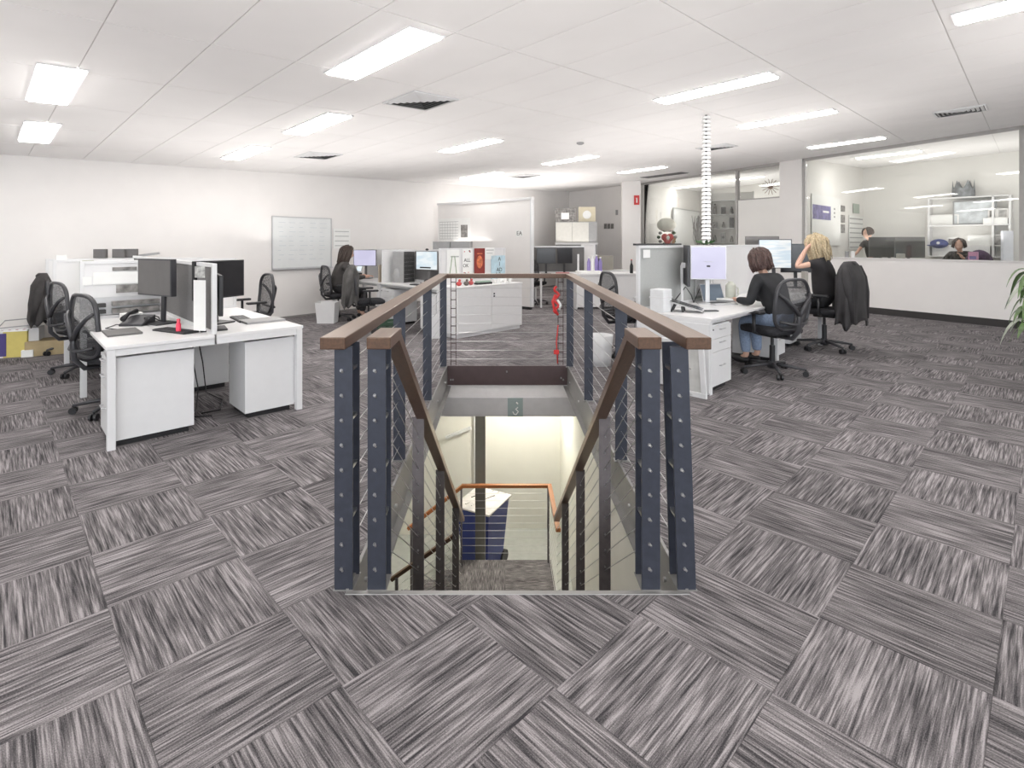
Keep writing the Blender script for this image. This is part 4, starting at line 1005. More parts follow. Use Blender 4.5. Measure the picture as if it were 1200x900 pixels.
MB().lathe([(.055,0),(.06,.02),(.06,.20),(.045,.225),(.03,.23),(.03,.25)], n=18).build('body', M('cream_plastic',(.66,.68,.60),.4), t, smooth=True); MB().tube([(.055,0,.18),(.09,0,.17),(.09,0,.08),(.056,0,.06)], .008, 6).build('handle', MATS['cream_plastic'], t)
t = thing('paper_rack', 'white wall rack with five trays behind the flask', 'rack', RP(1.45,.75,.80), R(RA))
B(-.14,.14,.03,.04,0,.50).build('back_plate', WPOW, t)
for k in range(5): B(-.12,.12,-.07,.03,.02+k*.095,.03+k*.095).build('tray', FABL, t); B(-.11,.11,-.06,.02,.03+k*.095,.05+k*.095).build('paper_pile', GREYP, t)
t = thing('pen_pot', 'dark pot of pens between the lavender screen and the flask', 'pot', Vector((2.62,6.62,.737)))
MB().lathe([(.035,0),(.038,.10)], n=12).build('pot', BLACK, t)
for k in range(5): MB().cyl((.01*k-.02,0,.05),(.02*k-.04,.01*(k%2),.19+.01*k),.004,6).build('pen', [RED,GREYP,BLK,TAN,PAPER][k], t)
for k in range(3): tag(B(-.11,.11,-.08,.08,0,.018).build('book', [PAPER,GREYP,PAPER][k], loc=Vector((2.72,6.42,.738+.019*k)), rz=R(-30+4*k)), ['lowest white pad of the pile beside the laptop','grey pad in the middle of the pile beside the laptop','top white pad of the pile beside the laptop'][k], 'notepad')
# cable on desk
tag(MB().tube([Vector((2.0,6.2,.76)),Vector((2.15,6.2,.95)),Vector((2.25,6.3,.85)),Vector((2.3,6.35,.75)),Vector((2.45,6.5,.95)),Vector((2.5,6.55,.78))], .006, 6).build('power_cable', BLACK, smooth=True), 'black cable arching behind the lavender screen', 'cable')
# leaning frame
fr = thing('picture_frame', 'empty white framed picture leaning against the near end of the right bench', 'picture', F(817,462)+Vector((-.02,.05,0)), R(RA+90+180))
fr.location = RP(-.13,.18,.0); fr.rotation_euler = (R(-8),0,R(RA+90+180))
for a_ in ((-.21,.21,0,.05),(-.21,.21,.49,.54),(-.21,-.16,.05,.49),(.16,.21,.05,.49)): B(a_[0],a_[1],-.02,.01,a_[2],a_[3]).build('frame_edge', WPOW, fr, bevel=.003)
B(-.16,.16,-.004,.004,.05,.49).build('picture', M('pale_print',(.55,.55,.53),.5,var=.15,scale=8), fr); 
fr.rotation_euler = (R(8),0,R(RA-90))
# blonde desk things
monitor('monitor showing a document beyond the dark haired person', D(908,300,8.0)-Vector((0,0,D(908,300,8.0).z-.737)), -100, .47,.44,.56, mat=DOCSC, casing=CHARC)
monitor('black monitor left of the blonde person', D(934,300,8.5)-Vector((0,0,D(934,300,8.5).z-.737)), -95, .5,.46,.48)
monitor('dark monitor behind the document screen', D(893,290,8.4)-Vector((0,0,D(893,290,8.4).z-.737)), -100, .5,.42,.62, casing=MONBACK, mat=MONBACK)
keyboard('black keyboard in front of the blonde person', RP(2.7,.28,.737), RA)
t = thing('mug', 'black and white patterned mug between the two seated persons', 'mug', RP(2.15,.40,.737)); MB().lathe([(.04,0),(.045,.09),(.038,.09),(.034,.01)], n=16).build('body', M('patterned',(.3,.3,.3),.4,var=.95,scale=25), t); MB().tube([(.043,0,.02),(.075,0,.03),(.075,0,.065),(.044,0,.075)], .006, 6).build('handle', BLACK, t)
tag(B(-.16,.16,-.11,.11,0,.02).build('notebook', CHARC, loc=RP(2.3,.2,.738), rz=R(RA+10)), 'dark notebook on the desk between the two seated persons', 'notebook')
tag(B(-.03,.03,-.05,.05,0,.28).build('speaker', M('pale_beige',(.5,.48,.44),.5), loc=D(943,296,8.3)-Vector((0,0,D(943,296,8.3).z-.737)), bevel=.01), 'narrow beige column beside the black monitor', 'speaker')
# computer tower under desk between persons
tag(B(0,.5,0,.36,.06,.55).build('computer_tower', M('lilac_grey',(.42,.42,.52),.5), loc=RP(2.5,.42,0), rz=R(RA)), 'lilac grey panel under the blonde person desk', 'panel')
# cable duct from ceiling
cdk = RP(1.72,.84); topz = hceil(cdk.x, cdk.y)
duct = thing('cable_duct', 'white ribbed cable duct hanging from the ceiling to the right bench screen', 'duct', (cdk.x,cdk.y,1.45))
HD = topz-1.45; npc = int(HD/.052)
VW = M('duct_white', (.85,.85,.84), .4)
MB().cyl((0,0,0),(0,0,HD),.014).build('core', BLACK, duct)
for k in range(npc):
    z = .01+k*(HD-.01)/npc
    v_ = MB().add([( .052,-.035,z),(.052,.035,z),(-.052,.035,z),(-.052,-.035,z),(.040,-.026,z+.037),(.040,.026,z+.037),(-.040,.026,z+.037),(-.040,-.026,z+.037)],[(0,3,2,1)[::-1],(4,5,6,7),(0,1,5,4),(1,2,6,5),(2,3,7,6),(3,0,4,7)]).build('vertebra', VW, duct)
t = thing('trailing_plant', 'small green plant at the foot of the ribbed cable duct', 'plant', (cdk.x-.02,cdk.y-.03,1.437))
for k in range(14):
    a = k*.9; r = .05+.04*random.random(); MB().add([(0,0,.0),(r*math.cos(a)+.02*math.sin(a),r*math.sin(a),.05),(1.6*r*math.cos(a),1.6*r*math.sin(a),.03+.04*random.random()),(r*math.cos(a)-.02*math.sin(a),r*math.sin(a),.03)],[(0,1,2,3)]).build('leaf', GREEN, t)
t = thing('waste_bin', 'white lined bin behind the right hand railing', 'bin', F(706,430)+Vector((0,.12,0))); MB().grid(lambda u,v: ((.12+.03*v+.006*math.sin(14*PI*u))*math.cos(2*PI*u), (.12+.03*v+.006*math.sin(14*PI*u))*math.sin(2*PI*u), .36*v), 40, 3, True).build('body', WPOW, t, solid=.006, smooth=True); MB().lathe([(.12,0),(.12,.01)], n=20).build('bottom', WPOW, t)
# ================================================================== FAR BACK
ctr = thing('counter', 'white counter run in front of the square column', 'counter', (1.62,11.55,0), R(10))
B(0,1.75,0,.75,.74,.78).build('worktop', WHITE, ctr, bevel=.003); B(.02,1.72,.02,.05,.05,.74).build('front_panel', WHITE, ctr); B(.02,.05,.05,.74,0,.74).build('end_panel', WHITE, ctr); B(1.69,1.72,.05,.74,0,.74).build('end_panel', WHITE, ctr)
fd = thing('desk', 'white desk in the far recess with purple bottles', 'desk', (.85,11.9,0), R(8))
B(0,.74,0,.7,.715,.74).build('tabletop', WHITE, fd)
for x, y in ((.02,.02),(.68,.02),(.02,.62),(.68,.62)): B(x,x+.04,y,y+.04,0,.715).build('leg', WPOW, fd)
bsp = screen_panel('dark grey screen behind the far recess monitors', (2.2,12.72,0), 82, 1.55, 1.38, MONBACK); bsp.rotation_euler.z = R(85)
bs2 = screen_panel('white topped screen at the end of the far recess desk', (2.18,12.4,0), 30, .5, 1.42, WHITE)
monitor('dark monitor at left in the far recess', Vector((1.02,12.2,.74)), -95, .44,.36,.42, casing=BLACK)
monitor('dark monitor second from left in the far recess', Vector((1.47,12.35,.74)), -80, .36,.36,.42, casing=BLACK)
PURP = M('purple_label', (.28,.22,.50), .4); 
for k, (px, hh, mt, lb_) in enumerate(((690,.24,PURP,'leftmost purple bottle in the far recess'),(694.5,.27,PAPER,'white bottle between the purple ones in the far recess'),(699,.29,PURP,'tallest purple bottle in the far recess'),(703.5,.24,PURP,'rightmost purple bottle in the far recess'))):
    p = D(px,312,12.0); t = thing('bottle', lb_, 'bottle', (p.x,p.y,.79))
    MB().lathe([(.036,0),(.04,.02),(.04,hh),(.018,hh+.05),(.018,hh+.08)], n=14).build('body', mt, t, smooth=True); MB().lathe([(.02,hh+.08),(.02,hh+.11)], n=12).build('cap', PAPER, t)
tag(B(0,.5,0,.3,0,.05).build('paper_pile', PAPER, loc=(1.72,11.68,.782), rz=R(10)), 'white pile of papers at the left end of the white counter', 'paper')
tag(B(0,.3,0,.2,0,.04).build('folder', M('rosy',(.5,.2,.2),.6), loc=(1.22,12.0,.745), rz=R(-10)), 'reddish folder on the far recess desk', 'folder')
t = thing('wall_bracket', 'white slim monitor stand beside the purple bottles', 'stand', (1.74,12.06,.782)); B(-.02,.02,-.02,.02,0,.42).build('post', WPOW, t); B(-.08,.08,-.08,.08,0,.02).build('base', WPOW, t)
tag(B(-.16,.16,-.13,.13,0,.34).build('storage_box', M('taupe',(.33,.31,.27),.6), loc=(2.55,13.05,.78+.02), rz=R(10)), 'taupe carton right of the far recess screen', 'box')
tag(B(-.5,.5,-.2,.2,0,.79).build('cabinet', WHITE, loc=(2.6,13.05,0), rz=R(10)), 'low white cabinet under the taupe carton', 'cabinet')
tag(MB().lathe([(.08,0),(.09,.1),(.07,.25),(.05,.3)], n=12).build('backpack', BLACK, loc=(2.30,12.6,.79)), 'black bag between the dark screen and the taupe carton', 'bag')
t = thing('bottle', 'dark wine shaped bottle on the white counter by the column', 'bottle', (2.9,11.85,.78)); MB().lathe([(.036,0),(.038,.02),(.038,.17),(.014,.23),(.014,.29)], n=14).build('body', BLACK, t, smooth=True); MB().lathe([(.016,.29),(.016,.31)], n=12).build('cap', RED, t)
# tall cupboard
tc = thing('cupboard', 'grey white two door cupboard in the far recess with boxes on top', 'cupboard', (2.15,16.2,0), R(-10))
B(-.50,.75,0,.45,0,2.10).build('body', GREYP, tc)
for x0, x1 in ((-.49,0),(.01,.50)): d_ = B(x0,x1,-.02,0,1.47,2.08).build('door', M('door_pale',(.55,.54,.50),.5), tc)
B(-.52,.78,-.06,.45,1.40,1.46).build('ledge', WHITE, tc)
t = thing('picture_frame', 'dark framed photo collage standing on the cupboard', 'picture', (1.95,16.3,2.10), R(-10)); B(-.32,.32,0,.05,0,.42).build('board', STRIP, t); B(-.12,.12,-.01,0,.08,.28).build('pale_photo', PAPER, t)
t = thing('picture_frame', 'cream round motif card leaning on the cupboard beside the collage', 'picture', (2.62,16.3,2.10), R(-10)); B(-.26,.26,0,.05,0,.46).build('board', M('cream',(.66,.60,.45),.6), t); MB().cyl((.0,0,.22),(.0,-.01,.22),.13).build('round_motif', PAPER, t)
# far wall marks
def far_item(label, px0, px1, y0, y1, Y, mat, name, cat, rz=0, th=.02):
    a, b = D(px0,y1,Y), D(px1,y0,Y); w_ = b.x-a.x; t = thing(name, label, cat, ((a.x+b.x)/2, Y, a.z), rz); B(-w_/2,w_/2,-th,0,0,b.z-a.z).build('sheet', mat, t); return t, w_, b.z-a.z
fw = lambda px: (lambda k: (lambda t: (C1+(P0-C1)*t))((k*C1.y-C1.x)/((P0-C1).x-k*(P0-C1).y)))((px-PX0)/FPX)
FWA = math.atan2((P0-C1).y, (P0-C1).x)
def on_far(label, px0, px1, y0, y1, mat, name, cat):
    a, b = fw(px0), fw(px1); c = (a+b)/2; n = Vector((-(P0-C1).y, (P0-C1).x, 0)).normalized(); n = -n if n.y > 0 else n
    c = c+n*.02; z0 = EYE+(PY0-y1)*c.y/FPX; h = (y1-y0)*c.y/FPX; w_ = (b-a).length
    t = thing(name, label, cat, (c.x,c.y,z0), FWA); B(-w_/2,w_/2,-.01,.0,0,h).build('sheet', mat, t); return t, w_, h
for k, (px, lb_) in enumerate(((710,'left small framed photo on the far recess wall'),(714,'middle small framed photo on the far recess wall'),(718,'right small framed photo on the far recess wall'))): on_far(lb_, px-1.6, px+1.6, 262, 268, STRIP, 'picture_frame', 'picture')
on_far('small dark switch on the far recess wall', 722, 724.5, 246, 252, GREYP, 'wall_switch', 'switch')
# red sign on the column
t, w_, h = far_item('red fire equipment sign with white symbol high on the white column', 743, 749, 229, 240, 15.42, RED, 'fire_sign', 'sign', 0, .02)
MB().bar((0,-.024,.06),(0,-.024,.17), .035,.006,up=(0,1,0)).build('white_symbol', PAPER, t); B(-.03,.02,-.026,-.02,.18,.20).build('white_symbol', PAPER, t)
# clutter in meeting room seen through the glass
t = thing('whiteboard', 'whiteboard on the wall of the room behind the glass', 'board', (7.04,20.15,EYE-.13), R(53.5)); w_, h = 3.2, 1.37
B(-w_/2,w_/2,-.02,0,0,h).build('sheet', WB, t)
for s in (-1,1): B(s*w_/2-.02,s*w_/2+.02,-.03,0,0,h).build('frame_edge', GREYP, t)
B(-w_/2,w_/2,-.03,0,h-.03,h).build('frame_edge', GREYP, t)
t = thing('paper_lantern', 'cream lantern with red heart ornament behind the glass', 'ornament', D(781,283,16.4)); t.location.z = 1.15
MB().sph((0,0,.86), .30,.2,.22, 16, 10).build('lantern', M('cream_paper',(.86,.84,.76),.7), t, smooth=True)
m = MB().sph((-.08,-.1,.48), .11,.05,.11).sph((.08,-.1,.48), .11,.05,.11).add([(-.18,-.1,.45),(.18,-.1,.45),(0,-.1,.18),(0,-.16,.42)],[(0,2,3),(3,2,1),(0,3,1)]); m.build('red_heart', RED, t, smooth=True)
MB().sph((0,-.16,.46), .05,.03,.07).build('white_centre', PAPER, t)
MB().bar((.1,-.08,.0),(.22,-.08,.45), .07,.07).build('tan_cone', M('tan_orange',(.55,.33,.2),.7), t)
for k in range(10):
    a = k*.63; MB().sph((.26*math.cos(a),-.06,.48+.22*math.sin(a)), .06,.03,.05, 8, 5).build('leaf', GREEN if k % 2 else GREYP, t)
t = thing('branch_arrangement', 'tall arrangement of grey twigs left of the ribbed cable duct', 'plant', D(824,285,15.0)); t.location.z = 1.15
for k in range(46):
    x = -.26+.52*random.random(); y = .1*random.random(); x2 = x+.16*(random.random()-.5)
    MB().tube([(x*.4,y,0),(x,y,.45),(x2,y,.75+.35*random.random())], .009, 5).build('twig', GREYP if k % 3 else MAROON, t)
shf = thing('shelf_unit', 'white shelves with dark camera gear behind the glass right of the cable duct', 'shelf', (0,0,0), 0)
p = D(857,285,15.0); shf.location = (p.x, 15.0, 0); shf.rotation_euler.z = R(-28)
for k in range(5): B(-.55,.55,-.0,.28,1.05+k*.40,1.075+k*.40).build('shelf', WHITE, shf)
B(-.55,.55,.28,.30,.0,2.9).build('back', OFFW, shf)
for s in (-1,1): B(s*.56-.012,s*.56+.012,0,.3,0,2.9).build('side', WHITE, shf)
n_ = 0
names = ['dark camera','black lens','grey binder','small black tripod']
for r in range(4):
    for c in range(5):
        x = -.44+c*.22; hh = .12+.2*random.random(); q = shf.matrix_basis @ Vector((x,.13,1.075+r*.40))
        mt = [BLACK,CHARC,GREYP,STRIP][(r+c) % 4]
        t = thing('camera_gear', '%s item on the %s shelf behind the glass, %s from the left' % (['black boxy','charcoal round','grey upright','patterned'][(r+c) % 4], ['lowest','second','third','top'][r], ['first','second','third','fourth','fifth'][c]), 'equipment', q, shf.rotation_euler.z, 'gear on the meeting room shelves')
        if (r+c) % 4 in (0,2): B(-.06,.06,-.05,.05,0,hh).build('body', mt, t); MB().cyl((0,-.05,hh*.5),(0,-.09,hh*.5),.035).build('front_ring', BLACK, t)
        else: MB().lathe([(.045,0),(.05,.03),(.04,hh*.8),(.02,hh)], n=12).build('body', mt, t); MB().lathe([(.022,hh),(.022,hh+.03)], n=10).build('cap', BLACK, t)
# starburst clock
p = pp(902)+PN*.9; p = D(903,219,p.y)
t = thing('starburst_clock', 'brown starburst clock behind the small upper pane', 'clock', p, R(-30))
MB().cyl((0,0,0),(0,-.03,0),.06).build('hub', M('clock_brown',(.25,.14,.09),.5), t)
for k in range(14):
    a = 2*PI*k/14; MB().bar((.05*math.cos(a),-.015,.05*math.sin(a)),(.20*math.cos(a),-.015,.20*math.sin(a)), .028,.012).build('ray', MATS['clock_brown'], t)
MB().cyl((0,-.02,0),(0,.5,0),.01).build('wall_pin', GREYP, t)
owx = M('x', (0,0,0)) if False else None
# office: posters on side wall
ow0 = pp(944)+PN*.05
def on_side(label, px0, px1, y0, y1, mat, name='poster', cat='poster'):
    d = (q0-ow0); 
    def at(px): k = (px-PX0)/FPX; tt = (k*ow0.y-ow0.x)/(d.x-k*d.y); return ow0+d*tt
    a, b = at(px0), at(px1); c = (a+b)/2; n = Vector((d.y,-d.x,0)).normalized(); c = c+n*.015
    z0 = EYE+(PY0-y1)*c.y/FPX; h = (y1-y0)*c.y/FPX; w_ = (b-a).length
    t = thing(name, label, cat, (c.x,c.y,z0), math.atan2(d.y,d.x)); B(-w_/2,w_/2,-.01,.0,0,h).build('sheet', mat, t); return t, w_, h
t, w_, h = on_side('white noticeboard with a purple picture in the glazed office', 950, 984, 230, 288, PAPER, 'noticeboard', 'board')
PURB = M('purple_print', (.20,.18,.36), .5, var=.4, scale=6)
B(-w_/2+.05,w_*.12,-.016,-.01,h*.52,h*.80).build('purple_picture', PURB, t)
B(w_*-.15,w_*.05,-.018,-.016,h*.66,h*.70).build('white_caption', PAPER, t)
for k in range(3): B(w_*.24,w_*.28,-.016,-.01,h*.58+k*.1,h*.58+k*.1+.04).build('pin', GREYP, t)
for k, (y0, y1) in enumerate(((241,248),(252,261),(263,273))): on_side(['top','middle','lowest'][k]+' small photo print beside the noticeboard', 984.5, 989, y0, y1, STRIP, 'photo_print', 'photo')
on_side('small green grey print high in the office corner', 999, 1006, 239, 250, M('sage_print',(.40,.46,.40),.6), 'photo_print', 'photo')
t, w_, h = on_side('white list with grey lines in the office corner', 994, 1010, 253, 292, PAPER, 'wall_chart', 'poster')
for k in range(7): B(-w_/2+.04,w_/2-.04,-.013,-.01,h-.1-k*.13,h-.07-k*.13).build('printed_line', GREYP if k == 0 else FABL, t)
# office desk + shelf unit + monitors
od = thing('desk', 'long white office desk behind the glazed low wall', 'desk', (0,0,0), math.atan2(PD.y,PD.x))
q = pp(1190)+PN*.35; od.location = (q.x,q.y,0)
B(0,3.6,-1.05,-.1,.715,.74).build('tabletop', WHITE, od)
for x in (.1,1.8,3.5):
    for y in (-.15,-1.0): B(x-.02,x+.02,y-.02,y+.02,0,.715).build('leg', WPOW, od)
sgn = (Matrix.Rotation(od.rotation_euler.z,3,'Z') @ Vector((0,-1,0))).dot(PN)
if sgn < 0: od.scale.y = -1
q = pp(1120)
shu = thing('shelf_unit', 'white wall shelf unit with framed pictures in the glazed office', 'shelf', (0,0,0), 0)
# plane through back wall q0-q1
bd = (q1-q0).normalized()
def bw(px): k = (px-PX0)/FPX; tt = (k*q0.y-q0.x)/(bd.x-k*bd.y); return q0+bd*tt
bn = Vector((bd.y,-bd.x,0)); bn = bn if bn.y < 0 else -bn
BA = math.atan2(bd.y, bd.x)
a, b = bw(1092), bw(1186); cc = (a+b)/2+bn*.02; shu.location = (cc.x,cc.y,0); shu.rotation_euler.z = BA; SW_ = (b-a).length
def bz(px, py): return EYE+(PY0-py)*bw(px).y/FPX
ztop, zmid, zbot = bz(1139,231), bz(1139,263.5), bz(1139,279)
zb2 = bz(1139,300)
for z, mt in ((ztop,WHITE),(zmid,WHITE),(zb2,WHITE)): B(-SW_/2,SW_/2,-.32,0,z-.03,z).build('shelf', mt, shu, bevel=.003)
for x in (-SW_/2,SW_/2-.3,SW_/2): B(x-.02,x+.02,-.32,0,zb2,ztop).build('side', WHITE, shu)
B(-SW_/2,SW_/2,-.02,0,zb2,ztop).build('back', OFFW, shu)
def on_back(label, px0, px1, y0, y1, mat, name, cat, fr_=None, off=.3, support=None):
    c = (bw(px0)+bw(px1))/2+bn*off; s = c.y/bw((px0+px1)/2).y
    c2 = D((px0+px1)/2, y1, c.y); w_ = (px1-px0)*c.y/FPX*1.15; h = (y1-y0)*c.y/FPX
    t = thing(name, label, cat, (c2.x,c2.y,c2.z if support is None else support), BA)
    B(-w_/2,w_/2,-.012,0,0,h).build('picture', mat, t)
    if fr_:
        for a_ in ((-w_/2,w_/2,0,.03),(-w_/2,w_/2,h-.03,h),(-w_/2,-w_/2+.03,.03,h-.03),(w_/2-.03,w_/2,.03,h-.03)): B(a_[0],a_[1],-.022,-.0,a_[2],a_[3]).build('frame_edge', fr_, t)
    return t, w_, h
SEA = M('sea_print', (.55,.58,.60), .5, var=.25, scale=5)
on_back('large framed seascape on the upper office shelf', 1125, 1159, 234, 262.3, SEA, 'picture_frame', 'picture', GREYP, .25, zmid+.001)
on_back('blank white framed card on the upper office shelf', 1095, 1118, 250, 262.3, PAPER, 'picture_frame', 'picture', FRW, .25, zmid+.001)
on_back('small dark photo right of the seascape', 1160, 1168, 244, 254, STRIP, 'picture_frame', 'picture', FRW, .25, zmid+.15)
on_back('pale small photo at the right end of the upper office shelf', 1169, 1179, 243, 254, STRIP2, 'picture_frame', 'picture', FRW, .25, zmid+.15)
tag(B(-.22,.22,-.1,.1,0,.15).build('storage_box', PAPER, loc=tuple(Vector((bw(1169).x,bw(1169).y,zmid+.001))+bn*.22), rz=BA), 'white box under the two small photos', 'box')
zlow = zb2+.001
on_back('white framed print of dark figures on the lower office shelf', 1139, 1159, 267, 280, PAPER, 'picture_frame', 'picture', FRW, .25, zlow+.25)
on_back('dark white framed picture beside the blue badge', 1112, 1121, 269, 279, STRIP, 'picture_frame', 'picture', FRW, .25, zlow+.25)
on_back('framed pair of faces at the right of the lower office shelf', 1166, 1180, 266, 280, STRIP2, 'picture_frame', 'picture', FRW, .25, zlow+.25)
tag(B(-SW_/2+.06,SW_/2-.36,-.24,-.05,0,.25).build('storage_box', WHITE, loc=(cc.x,cc.y,zlow), rz=BA), 'white box row carrying the lower pictures in the office shelves', 'box')
t, w_, h = on_back('blue oval cap shaped ornament left on the lower office shelf', 1092, 1109, 273, 280, STRIP, 'cap', 'cap', None, .34, zlow+.25)
for o_ in kids(t): bpy.data.objects.remove(o_)
BLUC = M('cap_blue', (.07,.09,.25), .6, var=.3, scale=12)
MB().sph((0,0,.06), .19,.10,.12, 16, 10).build('crown', BLUC, t, smooth=True); MB().sph((-.05,-.08,.02), .20,.12,.02, 16, 6).build('brim', BLUC, t, smooth=True); MB().cyl((0,-.09,.08),(0,-.105,.08),.035).build('badge', PAPER, t)
# crown on top
t = thing('crown', 'grey spiked paper crown on top of the office shelves', 'crown', tuple(Vector((bw(1131).x,bw(1131).y,ztop))+bn*.2), BA)
n = 24; m = MB(); vs = []; fs = []
for k in range(n):
    a = 2*PI*k/n; r = .23; vs.append((r*math.cos(a),.6*r*math.sin(a),0)); hh = .20+(.22 if k % 4 == 0 else (.08 if k % 2 else 0)); vs.append((r*.92*math.cos(a),.55*r*math.sin(a),hh))
for k in range(n): fs.append((2*k,(2*k+2) % (2*n),(2*k+3) % (2*n),2*k+1))
m.add(vs, fs).build('band', M('crown_grey',(.20,.21,.22),.4,metal=.3,var=.4,scale=10), t, solid=.006)
# office monitors (dark, on the desk behind the sill)
for k, (px, Y, w_, fa_, lb_) in enumerate(((1030,12.05,.42,-100,'leftmost dark monitor behind the glazed low wall'),(1043,12.0,.28,-110,'narrow middle monitor behind the glazed low wall'),(1066,11.7,.58,-104,'widest dark monitor behind the glazed low wall'))):
    p = D(px,300,Y); monitor(lb_, Vector((p.x,Y,.74)), fa_, w_,.46,.62, casing=FABG, mat=M('dim_screen',(.10,.10,.095),.3,var=.2,scale=2))
p = D(1055,300,11.3); tag(B(-.06,.06,-.05,.05,0,.22).build('speaker', M('pale_beige',(.5,.48,.44),.5), loc=(p.x,11.3,1.152-.0), bevel=.01), 'beige speaker in front of the widest office monitor', 'speaker')
p = pp(1055)+PN*.07; COL.objects[-1] if False else None
sp_ = [o for o in COL.objects if o.get('label','') == 'beige speaker in front of the widest office monitor'][0]; sp_.location = (p.x+.05,p.y+.10,.74); sp_.scale.z = 2.3
# purple items
p = D(1158,300,10.6); t = thing('backpack', 'dark purple bag on the office desk beside the blurred seated person', 'bag', (p.x,p.y+.2,.74), BA); MB().sph((0,0,.24), .24,.14,.34, 16, 10).build('body', M('purple_bag',(.06,.035,.07),.7,var=.5,scale=10), t, smooth=True)
MB().tube([(-.1,-.13,.3),(0,-.16,.45),(.1,-.13,.3)], .012, 6).build('strap', MATS['purple_bag'], t)
p = D(1146,300,10.3); t = thing('mug', 'pink lilac box in front of the purple bag', 'box', (p.x,p.y+.1,.74), BA); B(-.07,.07,-.05,.05,0,.54).build('body', M('pink_lilac',(.55,.28,.42),.5), t, bevel=.004); B(-.05,.05,-.054,-.05,.40,.46).build('dark_panel', PURB, t)
tag(B(-.12,.12,-.03,.03,.0,1.0).build('wall_panel', M('cool_white',(.78,.80,.86),.4), loc=tuple(bw(1185)+bn*.6+Vector((0,0,.74)))), 'pale blue white upright board at the right end of the office', 'board')
# glass cups on sill
for k, px in enumerate((992, 999)): 
    p = pp(px)+PN*.02; t = thing('cup', ['dark glass tumbler','pale tumbler'][k]+' on the partition ledge right of the blonde person', 'cup', (p.x,p.y,SILL+.02)); MB().lathe([(.035,0),(.04,.13),(.033,.13),(.03,.01)], n=14).build('body', [GREYP,PAPER][k], t); MB().lathe([(.030,.01),(.032,.08)], n=14).build('drink', [BLACK,FABL][k], t)
# things on partition-side shelf behind the right bench
# potted plant at right edge
pl = thing('potted_plant', 'leafy green plant with drooping leaves at the right edge of the frame', 'plant', (5.13,5.05,0))
MB().lathe([(.08,0),(.10,.02),(.12,.34),(.10,.34),(.09,.30)], n=20).build('pot', CHARC, pl, smooth=True)
MB().tube([(0,0,.3),(.02,0,.7),(-.01,.02,1.0),(0,0,1.15)], .018, 8).build('stem', M('stem_brown',(.14,.10,.06),.8), pl, smooth=True)
def leaf(m_, base, ang, L_, w_, rise_, droop):
    d = Vector((math.cos(ang), math.sin(ang), 0)); n = Vector((-d.y, d.x, 0)); vs = []; N_ = 8
    for k in range(N_+1):
        s = k/N_; c = Vector(base)+d*L_*s*(1-.25*s)+Vector((0,0,rise_*math.sin(s*PI*.6)-droop*s*s)); ww = w_*math.sin(PI*min(1,(s*.93+.05)))
        vs += [tuple(c-n*ww+Vector((0,0,.008))), tuple(c), tuple(c+n*ww+Vector((0,0,.008)))]
    fs = []
    for k in range(N_):
        i = 3*k; fs += [(i,i+1,i+4,i+3),(i+1,i+2,i+5,i+4)]
    m_.add(vs, fs)
LEAF = M('plant_leaf', (.10,.17,.06), .4, var=.6, scale=14); LEAF2 = M('plant_leaf_pale', (.42,.46,.38), .45, var=.3, scale=14)
for k in range(44):
    z = .55+.62*(k/44)+.04*random.random(); m = MB(); leaf(m, (0,0,z), k*2.4, .27+.13*random.random(), .036, .14, .22+.14*random.random())
    m.build('leaf', LEAF2 if k % 3 == 0 else LEAF, pl, smooth=True)
# ================================================================== JACKETS ON CHAIRS
def jacket(label, seat_i, mat, ztop, zbot, wtop, wbot, sleeves=True, side_shift=0, name='jacket', thick=.1):
    p, d, _, sc = seats[seat_i]
    t = thing(name, label, 'jacket', (p.x,p.y,0), faced(d))
    yc = -.275*sc[0]
    def fn(u, v):
        a = 2*PI*u; z = ztop-(ztop-zbot)*v
        vv = v**.6
        w_ = wtop+(wbot-wtop)*v; 
        if v < .12: w_ *= .55+.45*(v/.12)**.5
        th = thick*(.35+.65*min(1, v*4)); fold = 1+.10*math.sin(9*a+3*v)*v+.08*math.sin(5*a-4*v)*v
        ct, st = math.cos(a), math.sin(a)
        x = w_*math.copysign(abs(ct)**.7, ct)*fold+side_shift*v; y = yc-.045*(v if st > 0 else v*.9)*0+th*math.copysign(abs(st)**.7, st)*fold
        return (x, y-.03*v, z+(.035*math.sin(3*a+1)+.03*math.sin(7*a))*v*v)
    m = MB().grid(fn, 44, 16, True); n = 44; m.f.append(tuple(range(n-1,-1,-1)))
    m.build('body', mat, t, smooth=True, solid=.008)
    if sleeves:
        for s in (-1,1):
            x = s*(wtop-.02)
            MB().tube([(x,yc-.02,ztop-.07),(x+s*.045,yc-.06,ztop-.22),(x+s*.05+side_shift*.5,yc-.09,ztop-.42),(x+s*.02+side_shift,yc-.10,zbot+.04)], [.045,.055,.05,.042], 10).build('sleeve', mat, t, smooth=True)
    MB().tube([(-.09,yc-.03,ztop-.015),(0,yc-.055,ztop-.03),(.09,yc-.03,ztop-.015)], .022, 8).build('collar', mat, t, smooth=True)
    return t
jacket('black zip jacket draped over the chair of the blonde person', 8, M('jacket_black',(.030,.028,.030),.7,var=.3,scale=8), 1.21, .40, .32, .42, thick=.12)
jacket('dark grey coat hanging over the chair at far left', 2, M('coat_dark',(.035,.032,.032),.85,var=.3,scale=9), 1.06, .42, .19, .27, thick=.11)
jacket('dark grey hoodie with red tag hanging on the empty middle chair', 5, M('hoodie_grey',(.075,.072,.07),.9,var=.3,scale=10), 1.09, .42, .23, .25, thick=.12)
